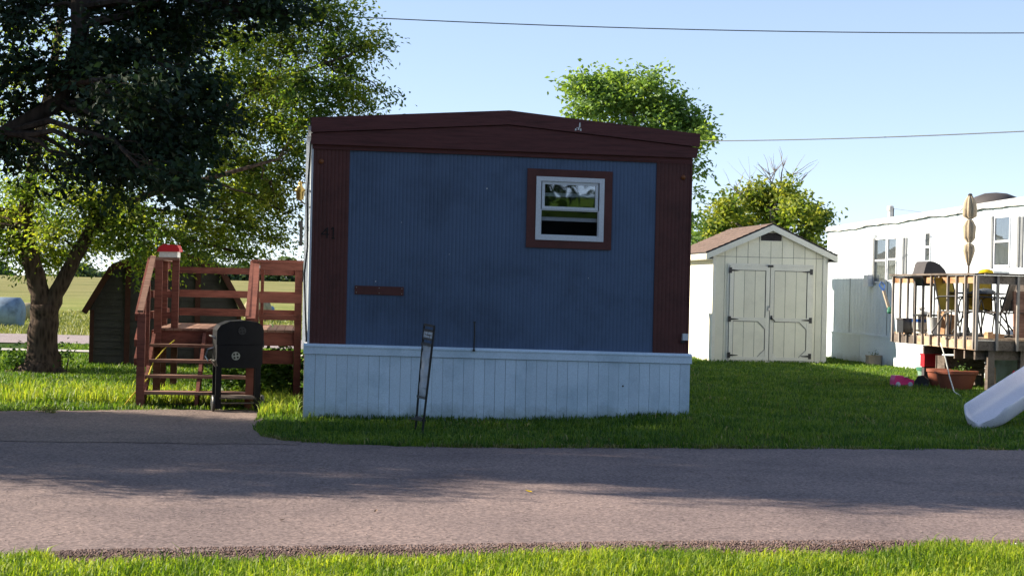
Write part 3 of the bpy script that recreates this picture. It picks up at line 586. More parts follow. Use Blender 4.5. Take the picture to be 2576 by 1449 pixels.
# far tree line, and trees on the other side of the camera that the window mirrors
def mass(name, label, cx, cy, z0, L_, hgt, n, mat, lw, seed, kind='stuff'):
    global R
    R = np.random.default_rng(seed); x = R.uniform(-L_/2, L_/2, n); hh = hgt*(.55+.25*np.sin(x*.07+seed)+.2*np.sin(x*.23)+.12*np.sin(x*.61))
    z = R.uniform(0, 1, n)**.8*hh; y = R.normal(0, 3, n)
    V, F, T = leaves(np.stack([x+cx, y+cy, z+z0], -1), lw, lw*.8, None, 0, .4)
    o = npmesh(name, V, F, mat, None, T, kind=kind, label=label, category='tree line'); return o
mass('far_treeline', 'distant low line of hazy green trees along the horizon', -60, 400, .2, 320, 8.0, 70000, M['leaf_far'], 1.1, 21)
labs = ['bushy tree farthest left on the verge behind the camera', 'second bushy tree from the left behind the camera', 'smallest bushy tree of the row behind the camera', 'second bushy tree from the right behind the camera', 'bushy tree farthest right on the verge behind the camera']
for i, (x_, y_, h_) in enumerate([(-11,-9,9.5),(-5,-12,9),(1,-14,7.5),(7,-10,9.5),(13,-9,9)]):
    z0_ = float(H(x_, y_))
    bl = [((x_+random.gauss(0,1.5), y_+random.gauss(0,1.1), z0_+h_*.60+random.gauss(0,1.2)), (1.8,1.4,1.3), 34) for _ in range(12)]
    tree('street_tree', labs[i], (x_, y_, z0_), [([(x_,y_,z0_-.1),(x_,y_,z0_+h_*.35),(x_,y_,z0_+h_*.75)], [.25,.18,.06])], bl, M['leaf_verge_tree'], M['bark'], .30, .2, per=14, sig=.4, twig=.01, seed=30+i, group='bushy trees on the verge behind the camera')

# ---------------------------------------------------------------- blue mobile home
K = .0095; HF.k = K; HW = 4.27; HL = 17.2
home = thing('mobile_home', 'blue and maroon mobile home end wall with white skirting, number 41', 'mobile home', (HF.X0, HF.Y0, 0), TH)
def hobj(name, mb, mat, parent=home, **kw): return obj(name, mb, mat, parent, shear=K, **kw)
fr = HF.front
zcap = fr(900, 866)[1]; ztrim = fr(1250, 393)[1]
xl = fr(876, 600)[0]; xr = fr(1647, 600)[0]
def ribbed(x0, x1, z0, z1, y, pitch=.043, d=.0035, hole=None):
    mb = MB(); k = max(1, round((x1-x0)/pitch)); p = (x1-x0)/k; xs_ = []
    for i in range(k):
        a = x0+i*p; xs_ += [(a, y), (a+p*.18, y-d), (a+p*.62, y-d), (a+p*.80, y)]
    xs_.append((x1, y))
    def seg(za, zb, sel):
        for (a, ya), (b, yb) in zip(xs_[:-1], xs_[1:]):
            if sel and not sel((a+b)/2): continue
            mb.add([(a, ya, za), (b, yb, za), (b, yb, zb), (a, ya, zb)], [(0,1,2,3)])
    if not hole: seg(z0, z1, None)
    else:
        hx0, hx1, hz0, hz1 = hole
        seg(z0, hz0, None); seg(hz1, z1, None); seg(hz0, hz1, lambda c_: c_ < hx0 or c_ > hx1)
    return mb
wx0, wz1 = fr(1349, 444); wx1 = fr(1520, 447)[0]; wz0 = fr(1345, 603)[1]
hobj('end_wall', ribbed(xl-.012, xr+.012, zcap-.02, ztrim+.15, 0, hole=(wx0+.03, wx1-.03, wz0+.03, wz1-.03)), M['blue'], fixn=False)
hobj('corner_panel', ribbed(0, xl-.002, zcap-.02, ztrim+.15, -.010), M['maroon'], fixn=False)
hobj('corner_panel', ribbed(xr+.002, HW, zcap-.02, ztrim+.15, -.010), M['maroon'], fixn=False)
hobj('corner_trim', MB().box(-.012, .012, -.02, .05, zcap-.02, ztrim+.12), M['vinyl'])
hobj('corner_trim', MB().box(HW-.010, HW+.012, -.018, .05, zcap-.02, ztrim+.12), M['maroon'])
zr = fr(1280, 281)[1]; zel = fr(788, 298)[1]; zer = fr(1757, 339)[1]; 
hobj('side_wall', MB().box(-.004, .03, .05, HL, zcap-.3, zel-.12), M['white_home'])
hobj('side_wall', MB().box(HW-.03, HW+.004, .05, HL, zcap-.3, zel-.12), M['white_home'])
hobj('back_wall', MB().box(0, HW, HL-.03, HL, zcap-.3, zel-.02), M['white_home'])
hobj('floor', MB().box(.03, HW-.03, .03, HL-.03, zcap-.3, zcap-.1), M['interior'])
# frieze under the boards
hobj('frieze', MB().box(.0, HW, -.022, -.012, ztrim-.0, ztrim+.14), M['maroon_board'])
# fascia boards: gabled upper, straight lower
ax = fr(1280, 281)[0]; xa0 = -.02; xa1 = fr(1757, 339)[0]
s0 = fr(790, 335)[1]; s1 = fr(1288, 316)[1]; s2 = fr(1757, 372)[1]
lowa = fr(790, 364)[1]; lowb = fr(1743, 399)[1]
hobj('upper_fascia', MB().prism([(xa0, s0), (ax, s1), (xa1, s2), (xa1, zer), (ax+.4, zr-.035*.9), (ax, zr), (ax-.5, zr-.04), (xa0, zel)], -.085, -.045), M['maroon_board'])
hobj('lower_fascia', MB().prism([(xa0, lowa), (xa1-.03, lowb), (xa1-.01, s2-.008), (ax, s1-.008), (xa0, s0-.008)], -.065, -.03), M['maroon_board'])
hobj('gable_panel', MB().prism([(0, lowa-.05), (HW, lowb-.05), (HW, zer-.06), (ax, zr-.06), (0, zel-.06)], -.028, -.008), M['maroon_board'])
rf = hobj('roof', MB().prism([(-.03, zel-.05), (ax, zr-.05), (xa1, zer-.05), (xa1, zer-.005), (ax, zr+.008), (-.03, zel+.004)], -.044, HL+.05), M['barn_roof'])
for q in (.9, 2.4, 3.6): pass
# bird-dropping like peeled paint on the fascia
zz = fr(1455, 322); mb = MB()
for (dx, dz, w_, h_) in [(0,.02,.018,.06),(-.012,-.02,.02,.03),(.012,-.03,.016,.03),(-.045,-.03,.02,.025),(-.03,-.01,.012,.012)]:
    mb.prism([(zz[0]+dx-w_/2, zz[1]+dz-h_/2), (zz[0]+dx+w_/2, zz[1]+dz-h_*.4), (zz[0]+dx+w_*.4, zz[1]+dz+h_/2), (zz[0]+dx-w_*.3, zz[1]+dz+h_*.4)], -.0875, -.0852)
hobj('paint_chip', mb, M['white'])
for px_, py_, s_ in ((1225, 475, .008), (945, 708, .006), (1130, 640, .004), (1480, 700, .004), (1010, 560, .004)):
    a, b_ = fr(px_, py_); hobj('paint_chip', MB().prism([(a-s_, b_-s_), (a+s_, b_-s_*.6), (a+s_*.5, b_+s_*1.3), (a-s_*.7, b_+s_)], -.0062, -.0045), M['white'])
# reflectors, numbers, vent plate
for px, py in ((942, 484), ): pass
for px, py in ((1718, 447), (808, 407)):
    a, b_ = fr(px, py); hobj('marker_light', MB().lathe([(.028,0),(.028,-.012),(.018,-.022),(.001,-.026)], (a, -.016, b_), 12, axis='y'), M['amber'], smooth=True)
a0, b0 = fr(892, 718); a1, b1 = fr(1015, 746)
pl = hobj('vent_plate', MB().box(a0, a1, -.016, -.007, b1+.01, b0), M['maroon'])
for sx in (a0+.02, (a0+a1)/2, a1-.02):
    for sz in (b1+.03, b0-.02): hobj('screw', MB().lathe([(.005,0),(.005,-.003)], (sx, -.016, sz), 6, axis='y'), M['metal'], pl)
def strokes(lines, w_, y0, y1):
    mb = MB()
    for (xa, za), (xb, zb) in lines: mb.bar((xa, (y0+y1)/2, za), (xb, (y0+y1)/2, zb), w_, abs(y1-y0), up=(0,1,0))
    return mb
q0 = fr(808, 599); q1 = fr(825, 573); hh = q1[1]-q0[1]; 
hobj('numeral', strokes([((q0[0]+.062, q0[1]), (q0[0]+.066, q1[1])), ((q0[0]+.066, q1[1]), (q0[0]+.0, q0[1]+hh*.36)), ((q0[0], q0[1]+hh*.36), (q0[0]+.082, q0[1]+hh*.36))], .013, -.022, -.017), M['numeral'])
q2 = fr(837, 599)
hobj('numeral', strokes([((q2[0]+.004, q2[1]-.004), (q2[0]+.004, q2[1]+hh)), ((q2[0]+.004, q2[1]+hh), (q2[0]-.02, q2[1]+hh*.8)), ((q2[0]-.014, q2[1]-.004), (q2[0]+.024, q2[1]-.004))], .013, -.022, -.017), M['numeral'])
# outlet box on right corner
a, b_ = fr(1721, 849); hobj('outlet_box', MB().box(a-.03, a+.035, -.06, -.016, b_-.03, b_+.045), M['vinyl'])
hobj('outlet_plug', MB().box(a-.045, a-.005, -.05, -.016, b_-.06, b_-.03), M['black'])
# window
wt = .085
tz1 = fr(1330, 424)[1]; tz0 = fr(1324, 622)[1]; tx0 = fr(1325, 500)[0]; tx1 = fr(1539, 500)[0]
win = hobj('window', MB().box(wx0, wx0+.055, -.035, .03, wz0, wz1).box(wx1-.055, wx1, -.035, .03, wz0, wz1).box(wx0+.055, wx1-.055, -.035, .03, wz1-.05, wz1).box(wx0+.055, wx1-.055, -.035, .03, wz0, wz0+.05), M['vinyl'])
for nm, bx in (('casing', (tx0, wx0-.002, tz0, tz1)), ('casing', (wx1+.002, tx1, tz0, tz1)), ('casing', (wx0-.002, wx1+.002, wz1+.001, tz1)), ('casing', (wx0-.002, wx1+.002, tz0, wz0-.001))):
    hobj(nm, MB().box(bx[0], bx[1], -.024, -.007, bx[2], bx[3]), M['maroon'], win)
zm = fr(1430, 524)[1]; ia, ib = wx0+.055, wx1-.055
def framebox(x0, x1, z0, z1, w_, y0, y1, wb=None):
    wb = wb or w_
    return MB().box(x0, x0+w_, y0, y1, z0, z1).box(x1-w_, x1, y0, y1, z0, z1).box(x0+w_, x1-w_, y0, y1, z1-w_, z1).box(x0+w_, x1-w_, y0, y1, z0, z0+wb)
hobj('upper_sash', framebox(ia+.012, ib-.012, zm-.02, wz1-.052, .032, -.02, .01), M['vinyl'], win)
hobj('pane', MB().box(ia+.044, ib-.044, -.006, -.002, zm+.012, wz1-.084), M['glass'], win)
hobj('inner_bar', MB().box(ia+.01, ib-.01, .03, .05, wz0+.22, wz0+.262), M['blind'], win)
hobj('inner_bar', MB().box(ia+.044, ib-.044, .003, .016, zm+.125, zm+.165), M['vinyl'], win)
hobj('pane', MB().box(ia+.005, ib-.005, .018, .022, wz0+.262, zm-.02), M['screen_glass'], win)
hobj('lower_sash', framebox(ia, ib, wz0+.05, zm-.021, .012, -.012, .016), M['vinyl'], win)
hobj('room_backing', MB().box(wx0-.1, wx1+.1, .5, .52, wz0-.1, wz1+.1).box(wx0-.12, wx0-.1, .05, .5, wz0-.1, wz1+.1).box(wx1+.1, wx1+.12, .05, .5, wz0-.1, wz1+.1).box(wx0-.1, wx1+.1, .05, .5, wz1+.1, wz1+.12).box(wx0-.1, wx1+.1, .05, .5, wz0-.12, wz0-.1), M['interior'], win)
# skirting: cap, then the planks
zc0 = fr(775, 864)[1]; zc1 = fr(772, 889)[1]
hobj('skirting_cap', MB().prismx([(-.075, zc1), (-.075, zc0-.012), (-.06, zc0), (-.005, zc0+.004), (-.005, zc1)], -.05, HW+.04), M['skirt'])
hobj('cap_bead', MB().box(-.05, HW+.04, -.083, -.075, zc0-.030, zc0-.018), M['skirt'])
npk = 37; pw = (HW+.06)/npk
for i in range(npk):
    x0 = -.035+i*pw; g = random.uniform(.0010, .0022); dy = random.uniform(0, .003); mb = MB()
    mb.prism([(x0+g, -.22), (x0+pw-g, -.22), (x0+pw-g, zc1-.004), (x0+g, zc1-.004)], -.058-dy, -.045)
    mb.prism([(x0+pw*.42, -.22), (x0+pw*.58, -.22), (x0+pw*.58, zc1-.004), (x0+pw*.42, zc1-.004)], -.0595-dy, -.058-dy)
    hobj('skirting_plank', mb, M['skirt'])
hobj('skirting_backing', MB().box(-.03, HW+.02, -.045, -.03, -.22, zc0-.02), M['shutter'])
hobj('side_skirting', MB().box(-.04, -.01, -.02, HL, -.22, zc0-.01), M['vinyl'])
hobj('side_skirting', MB().box(HW+.005, HW+.025, -.02, HL, -.22, zc0-.01), M['skirt'])
sh = fr(1564, 970); hobj('screw_hole', MB().lathe([(.010,0),(.010,-.003)], (sh[0], -.0632, sh[1]), 8, axis='y'), M['numeral'])
a, b_ = fr(1190, 876)
hobj('antenna_rod', MB().tube([(a, -.09, b_-.02), (a+.004, -.09, b_+.16), (a, -.088, b_+.30)], .009, 6).box(a-.014, a+.014, -.10, -.078, b_-.03, b_-.01).box(a-.014, a+.014, -.098, -.082, b_+.285, b_+.30), M['black'])
# left flank: lantern, downspout, dark bracket, cable loops
ly_, lz_ = HF.side(762, 480, -.16)
ly_ = 1.4; lz_ = P(763, 480, HF.world(-.14, 1.4)[1]).z
ln = hobj('porch_lantern', MB().lathe([(.012,-.12),(.045,-.10),(.05,-.02),(.075,0),(.055,.02),(.02,.06),(.025,.08),(.004,.12)], (-.13, ly_, lz_), 10).tube([(-.004, ly_, lz_-.02), (-.07, ly_, lz_+.09), (-.13, ly_, lz_+.10)], .008, 6), M['brass'], smooth=True)
hobj('lantern_arm', MB().tube([(0, ly_, lz_-.2), (-.06, ly_, lz_-.17), (-.13, ly_, lz_-.11)], .009, 6), M['brass'], ln)
hobj('downspout', MB().bar((-.045, .75, zcap-.1), (-.045, .75, ztrim+.2), .05, .05, up=(0,1,0)), M['vinyl'])
hobj('drip_edge', MB().box(-.05, .0, -.03, HL, zel-.14, zel-.09), M['vinyl'])
ly_ = 1.9; zb_ = P(757, 590, HF.world(-.1, 1.9)[1]).z
hobj('door_bracket', MB().box(-.13, -.09, ly_-.05, ly_+.05, zb_-.14, zb_+.16).box(-.15, -.09, ly_-.04, ly_+.04, zb_+.11, zb_+.16), M['black'])
hobj('cable', MB().tube([(-.02, .25, ztrim+.1), (-.045, .25, ztrim-.5), (-.03, .26, 1.9), (-.06, .25, 1.6), (-.02, .25, zcap)], .010, 6), M['black'])

# ---------------------------------------------------------------- red stained entrance deck with stairs
DF = Frame(-4.45, 20.0)
deck = thing('wooden_deck', 'red stained wooden entrance deck with stairs beside the blue mobile home', 'deck', (DF.X0, DF.Y0, 0), TH)
DW, DD, DZ = 1.80, 2.55, .90
def dk(name, mb, mat='redwood', parent=deck, **kw): return obj(name, mb, M[mat], parent, **kw)
for i in range(17):
    x0 = i*DW/17; dk('floor_board', MB().box(x0+.004, x0+DW/17-.004, -.03, DD, DZ-.028+random.uniform(-.002,.002), DZ), 'tread')
dk('rim_board', MB().box(-.02, DW, -.0, .04, DZ-.20, DZ-.03), 'redwood_h')
dk('rim_board', MB().box(-.06, -.02, -.0, DD, DZ-.20, DZ-.03), 'redwood_h')
dk('rim_board', MB().box(1.15, DW-.09, .05, .09, DZ-.43, DZ-.26), 'redwood_h')
dk('rim_board', MB().box(-.02, DW, DD-.04, DD, DZ-.20, DZ-.03), 'redwood_h')
RT = DZ+.88
for (x_, y_, z0, z1, s_) in [(.02, -.03, -.1, RT-.03, .088), (-.02, 1.25, -.1, RT-.02, .088), (.03, DD-.08, -.1, RT-.08, .088), (.22, .05, DZ, RT-.03, .085), (1.22, -.03, -.1, RT-.04, .088), (1.76, -.02, -.1, RT-.04, .088), (1.74, DD-.06, -.1, RT-.08, .088), (1.30, .12, DZ, RT-.05, .04)]:
    dk('post', MB().box(x_-s_/2, x_+s_/2, y_-s_/2, y_+s_/2, z0, z1))
# right-hand front railing
x0, x1 = 1.27, 1.715
for zc, h_ in ((RT-.075, .09), (DZ+.40, .115), (DZ+.16, .065)): dk('rail', MB().box(x0, x1+.09, -.085, -.075+.04, zc-h_/2, zc+h_/2), 'redwood_h')
dk('rail_cap', MB().box(1.17, 1.86, -.10, .05, RT-.03, RT+.005), 'redwood_h')
# rear railing
for zc, h_ in ((RT-.13, .09), (DZ+.42, .10), (DZ+.16, .10)): dk('rail', MB().box(0.05, 1.72, DD-.02, DD+.02, zc-h_/2, zc+h_/2), 'redwood_h')
# left railing
for zc in (RT-.08, DZ+.42, DZ+.16): dk('rail', MB().box(-.085, -.045, -.05, DD, zc-.045, zc+.045), 'redwood_h')
dk('rail_cap', MB().box(-.11, .05, -.08, DD, RT-.03, RT+.005), 'tread')
dk('rail_cap', MB().box(.05, .27, -.08, .06, RT-.03, RT+.003), 'tread')
for zc in (DZ+.42, DZ+.16): dk('rail', MB().box(.064, .18, .02, .06, zc-.04, zc+.04), 'redwood_h')
# stairs
run = .325
for i, z_ in enumerate((.675, .50, .33, .155)):
    y_ = -(i+1)*run
    dk('tread', MB().box(-.045-.0*i, 1.24 if i > 1 else 1.20, y_-.02, y_+.26, z_, z_+.036), 'tread')
for x_ in (-.02, .60, 1.18):
    dk('stringer', MB().prismx([(0, DZ-.22), (0, DZ-.05), (-.04, DZ-.05), (-1.30, .15), (-1.36, .15), (-1.36, -.1), (-1.22, -.1), (-1.22, .0)], x_-.02, x_+.02))
for x_, z1 in ((-.045, 1.10), (1.215, 1.0)):
    dk('newel_post', MB().box(x_-.045, x_+.045, -1.43, -1.34, -.1, z1))
for x_, sgn in ((-.10, 1), (1.17, 1)):
    for k_, (dz, h_) in enumerate(((0, .09), (-.30, .09), (-.52, .09))):
        dk('stair_rail', MB().bar((x_, -1.42, 1.06+dz), (x_, -.02, RT-.05+dz), .04, h_))
dk('stair_rail_cap', MB().bar((-.055, -1.46, 1.13), (-.055, -.02, RT+.01), .065, .03), 'tread')
dk('stair_rail_cap', MB().bar((1.215, -1.46, 1.06), (1.215, -.02, RT-.02), .10, .035), 'redwood_h')
dk('baluster', MB().box(-.06, -.02, -.72, -.64, .45, 1.42))
# red-roofed box on the rail
wx, wy = DF.world(.13, .0)
mbx = thing('mailbox', 'white wooden box with red gabled lid on top of the deck rail', 'box', (wx, wy, RT+.006), TH-.12)
obj('box_body', MB().box(-.10, .13, -.09, .09, 0, .075), M['white'], mbx)
obj('lid', MB().prism([(-.125, .07), (.15, .07), (.155, .095), (.125, .155), (-.04, .165), (-.10, .13)], -.11, .11), M['red'], mbx)
# yellow cord down the stairs
pts = [DF.world(.25, -.30)+(.76,), DF.world(.14, -.34)+(.66,), DF.world(.03, -.66)+(.50,), DF.world(.0, -1.0)+(.32,), DF.world(-.12, -1.3)+(.17,), DF.world(-.22, -1.45)+(.03,), DF.world(-.3, -1.6)+(.012,)]
o = obj('rope', MB().tube(pts, .008, 6), M['cord_yellow'], None, smooth=True); o['label'] = 'thin yellow cord trailing down the left side of the red stairs'; o['category'] = 'cord'
# undergrowth under the deck
def bush(name, label, cx, cy, z0, r, h, n, lw, lmat, cat='bush', seed=2, stems=8):
    global R
    R = np.random.default_rng(seed); random.seed(seed); t = thing(name, label, cat, (cx, cy, z0))
    k = n//10; c_ = R.normal(0, 1, (k, 3)); c_ /= np.linalg.norm(c_, axis=1)[:, None]; c_ *= R.uniform(.3, 1, (k, 1)); c_[:, 0] *= r; c_[:, 1] *= r; c_[:, 2] = (c_[:, 2]*.5+.5)*h
    cc = np.repeat(c_, 10, 0)+R.normal(0, lw*1.1, (k*10, 3)); cc[:, 2] = np.abs(cc[:, 2])
    V, F, T = leaves(cc, lw, lw*.6, None, .2, .5); npmesh('foliage', V, F, lmat, t, T)
    mb = MB()
    for i in range(min(stems, k)):
        p = c_[i]; mb.tube([(p[0]*.2, p[1]*.2, -.03), (p[0]*.6, p[1]*.6, p[2]*.5), tuple(p)], [.006,.005,.002], 4, False)
    obj('stems', mb, M['bark'], t, fixn=False); return t
u = DF.world(1.45, .7); bush('leafy_bush', 'dark broad leaved undergrowth below the right end of the red deck', u[0], u[1], 0, .42, .62, 900, .10, M['leaf_bush'], seed=12)
u = DF.world(.85, 1.0); bush('leafy_weeds', 'light green weeds growing behind the open stair treads', u[0], u[1], 0, .35, .38, 500, .085, M['leaf_bush'], 'weeds', seed=13)
bush('trunk_shrub', 'small green shrub sprouting at the left foot of the forked trunk', fx-.36, fy-.1, 0, .2, .38, 260, .085, M['leaf_bush'], seed=14)
bush('trunk_sprout', 'thin sprouts growing at the right foot of the forked trunk', fx+.38, fy-.1, 0, .16, .48, 60, .07, M['leaf_bush'], 'weeds', seed=15)
g_ = G(118, 1039); bush('dry_weed', 'small dry weed lying on the driveway edge', g_.x, g_.y, 0, .12, .03, 90, .04, M['blade_field'], 'weed', seed=16)
o = obj('soil_patch', MB().add([(*DF.world(1.1,-1.3),.03),(*DF.world(2.0,-1.0),.03),(*DF.world(1.9,.4),.03),(*DF.world(.2,.5),.03),(*DF.world(0,-1.2),.03)], [(0,1,2,3,4)]), M['soil'], None); o['kind'] = 'structure'

# ---------------------------------------------------------------- barrel grill
g0 = G(600, 1037); GR = thing('charcoal_grill', 'black barrel charcoal grill with silver vent at the foot of the stairs', 'grill', (g0.x, g0.y, .008), radians(17))
top = [(-.255,.51),(.235,.51),(.265,.56),(.265,.93),(.255,.985),(.20,1.025),(.05,1.045),(-.12,1.03),(-.225,.985),(-.26,.94),(-.265,.56)]
obj('lower_body', MB().prism([(-.24,.50),(.235,.50),(.262,.56),(.262,.765),(-.262,.765),(-.262,.56)], 0, .42), M['satin_black'], GR)
obj('lid', MB().prism([(-.268,.768),(.268,.768),(.270,.93),(.255,.99),(.20,1.03),(.05,1.048),(-.12,1.035),(-.225,.99),(-.265,.93)], -.006, .426), M['satin_black'], GR)
def vent(name, cx, cz, r, m1, yy):
    v = obj(name, MB().lathe([(r,0),(r,-.006)], (cx, yy, cz), 24, axis='y'), M[m1], GR)
    mb = MB()
    for k in range(4):
        a = pi/4+k*pi/2+.15; p = (cx+cos(a)*r*.55, cz+sin(a)*r*.55)
        mb.lathe([(r*.26,0),(r*.26,-.003)], (p[0], yy-.0062, p[1]), 10, axis='y')
    obj('vent_hole', mb, M['numeral'], v, kind='stuff')
vent('air_vent', -.045, .64, .048, 'metal', -.001); vent('lid_vent', .02, .93, .045, 'black', -.008)
for x_ in (-.235, .215):
    for y_ in (.02, .40): obj('leg', MB().bar((x_, y_, .03), (x_, y_, .52), .065 if y_ < .1 else .05, .03, up=(0,1,0)), M['satin_black'], GR)
obj('shelf', MB().box(-.22, .20, .0, .42, .145, .165), M['grey_wood'], GR)
for x_ in (-.285, .275):
    wl = obj('wheel', MB().lathe([(.085,-.018),(.095,-.01),(.095,.01),(.085,.018)], (x_, .06, .095), 20, axis='x'), M['black'], GR)
    obj('hub', MB().lathe([(.03,-.024),(.03,.024)], (x_, .06, .095), 10, axis='x'), M['metal'], wl)
obj('axle', MB().tube([(-.285,.06,.095),(.275,.06,.095)], .008, 6), M['metal'], GR)
obj('side_rail', MB().tube([(-.235,.38,.50),(-.285,.36,.58),(-.285,.04,.58),(-.27,.02,.60)], .009, 6).tube([(-.268,.3,.72),(-.33,.3,.70),(-.36,.28,.62),(-.33,.25,.57)], .010, 6), M['metal'], GR)
obj('lid_handle', MB().tube([(-.26,.1,.84),(-.31,.1,.86),(-.31,.34,.86),(-.26,.34,.84)], .009, 6), M['metal'], GR)
obj('hinge', MB().box(.262, .285, .05, .12, .74, .82), M['black'], GR)

# ---------------------------------------------------------------- leaning yard sign
sgA = G(1045, 1085); sgB = G(1060, 1095)
SG = thing('yard_sign', 'leaning black metal yard sign frame seen almost edge on before the skirting', 'sign', ((sgA.x+sgB.x)/2, (sgA.y+sgB.y)/2, 0), 0)
r0 = Vector(SG.location)
def SL(py): # left (far) upright and right (near) upright at image row py
    t = (1090-py)/273; xa = 1045+22*t if t < .5 else 1056+ (t-.5)*2*12; xb = 1062+31*t
    return P(xa, py-3, sgA.y)-r0, P(xb, py+2, sgB.y)-r0
def sbar(y0, y1, mb, k): a, b = SL(y0)[k], SL(y1)[k]; mb.bar(a, b, .022, .022, up=(0,1,0))
rows = (1096, 1052, 1000, 930, 868)
for k in (0, 1):
    mb = MB()
    for a, b in zip(rows[:-1], rows[1:]): sbar(a, b, mb, k)
    obj('leg', mb, M['black'], SG)
hd = MB()
for k in (0, 1): sbar(866, 818, hd, k)
for yy in (819, 832, 853, 866):
    a, b = SL(yy); hd.bar(a, b, .016, .022)
obj('head_frame', hd, M['black'], SG)
a, b = SL(852); c_, d_ = SL(833)
def quad(a, b, c2, d2, off=.002):
    n_ = (b-a).cross(c2-a).normalized()*off; return MB().add([a-n_, b-n_, c2-n_, d2-n_, a+n_, b+n_, c2+n_, d2+n_], [(0,1,2,3),(7,6,5,4),(0,4,5,1),(1,5,6,2),(2,6,7,3),(3,7,4,0)])
hp = obj('head_panel', quad(a, b, d_, c_), M['tarp'], SG)
mk = MB()
for (u0, v0, u1, v1) in [(.45,.95,.45,.45),(.45,.5,.85,.5),(.2,.5,.6,.45),(.65,.5,.65,.1)]:
    f = lambda u_, v_: (a.lerp(b, u_)).lerp(c_.lerp(d_, u_), v_)+Vector((0,-.006,0))
    mk.bar(f(u0, v0), f(u1, v1), .012, .006)
obj('printed_line', mk, M['numeral'], hp)
a, b = SL(999); c_, d_ = SL(869)
pn = MB(); nr = 12
vs = []
for i in range(nr+1):
    l_, r_ = SL(999-130*i/nr); w_ = .012*sin(i*1.9); vs += [l_+Vector((0,w_,0)), (l_+r_)/2+Vector((w_*1.5,-w_,0)), r_+Vector((0,w_,0))]
pn.add(vs, [f for i in range(nr) for f in ((3*i,3*i+1,3*i+4,3*i+3),(3*i+1,3*i+2,3*i+5,3*i+4))])
o = obj('panel', pn, M['tarp'], SG, smooth=True, fixn=False); o.modifiers.new('th', 'SOLIDIFY').thickness = .004
cb = MB()
for yy in (1052, 1000, 868): a, b = SL(yy); cb.bar(a+(a-b)*.1, b, .02, .025)
a, b = SL(1055); cb.bar(a+Vector((-.04,0,0)), b, .045, .02)
obj('crossbar', cb, M['black'], SG)

# ---------------------------------------------------------------- gambrel barn
bl0 = G(226, 921); br0 = G(588, 921); BF = Frame(bl0.x, bl0.y, radians(10.5)); bw = (br0-bl0).length
BN = thing('barn_shed', 'small dark gambrel roofed barn shed with red trim behind the deck', 'shed', (BF.X0, BF.Y0, 0), BF.th)
f1 = lambda px, py: BF.front(px, py)
ez = f1(222, 775)[1]; kx, kz = f1(288, 672); pkz = f1(400, 632)[1]
prof = [(0, -.1), (bw, -.1), (bw, ez), (bw-kx*.98, kz), (bw/2, pkz), (kx, kz), (0, ez)]
obj('wall', MB().prism(prof, .03, 2.6), M['dark_siding'], BN)
def half_w(z):
    if z < ez: return 0, bw
    if z < kz: t = (z-ez)/(kz-ez); return kx*t, bw-kx*t
    t = min(1, (z-kz)/(pkz-kz)); return kx+(bw/2-kx)*t, bw-kx-(bw/2-kx)*t
nb = 17; dz = (pkz+.05)/nb
for i in range(nb):
    z0, z1 = -.05+i*dz, -.05+(i+1)*dz-.006; a, b_ = half_w(z0); c_, d_ = half_w(z1)
    if d_-c_ < .1: continue
    obj('board', MB().add([(a,.028,z0),(b_,.028,z0),(d_,.028,z1),(c_,.028,z1),(a,.004,z0),(b_,.004,z0),(d_,.018,z1),(c_,.018,z1)], [(0,1,2,3),(7,6,5,4),(0,4,5,1),(1,5,6,2),(2,6,7,3),(3,7,4,0)]), M['dark_siding'], BN)
tk = .05
rp = [(-.11, ez-.06), (kx-.04, kz+.01), (bw/2, pkz+.05), (bw-kx+.04, kz+.01), (bw+.11, ez-.06)]
for i in range(4):
    a, b_ = rp[i], rp[i+1]; obj('roof_panel', MB().add([(a[0],-.08,a[1]),(b_[0],-.08,b_[1]),(b_[0],2.7,b_[1]),(a[0],2.7,a[1]),(a[0],-.08,a[1]+tk),(b_[0],-.08,b_[1]+tk),(b_[0],2.7,b_[1]+tk),(a[0],2.7,a[1]+tk)], [(0,3,2,1),(4,5,6,7),(0,1,5,4),(1,2,6,5),(2,3,7,6),(3,0,4,7)]), M['barn_roof'], BN)
    obj('rake_board', MB().bar((a[0], -.095, a[1]-.02), (b_[0], -.095, b_[1]-.02), .03, .10, up=(0,0,1)), M['barn_red'], BN)
for x_ in (-.02, bw-.05): obj('corner_board', MB().box(x_, x_+.07, -.012, .0, -.1, ez-.03), M['barn_red'], BN)
dx0 = f1(318, 800)[0]
for x_ in (dx0-.03, dx0+1.15): obj('door_trim', MB().box(x_, x_+.09, -.018, .0, -.05, min(1.78, half_w(1.6)[1])), M['barn_red'], BN)
obj('door_trim', MB().box(dx0+.06, dx0+1.15, -.018, .0, 1.62, 1.70), M['barn_red'], BN)

# ---------------------------------------------------------------- bales
def bale(px, py, Y, r, wlen, mat, label, rz=0):
    p = P(px, py, Y); z_ = float(H(p.x, Y)); mb = MB(); n_ = 20; prof_ = [(.02*r,-wlen/2),(r*.8,-wlen/2),(r,-wlen/2+.1),(r*1.01,0),(r,wlen/2-.1),(r*.8,wlen/2),(.02*r,wlen/2)]
    mb.lathe(prof_, (0,0,r*.96), n_, axis='x', fold=.01, nf=7); o = obj('hay_bale', mb, mat, None, smooth=True)
    o.location = (p.x, Y, z_); o.rotation_euler = (0,0,rz); o['label'] = label; o['category'] = 'bale'; o['group'] = 'round bales in the hay field'
bale(15, 800, 62, .62, 1.25, M['bale_blue'], 'large blue grey wrapped bale at the left edge of the field')
bale(72, 780, 88, .5, .9, M['bale'], 'pale hay bale half hidden behind the forked trunk', .5)
bale(648, 780, 95, .75, 1.0, M['bale'], 'dark round bale showing its end behind the deck rail', 1.2)
bale(673, 775, 100, .45, .85, M['bale_blue'], 'small grey bale framed between the deck rails', .2)

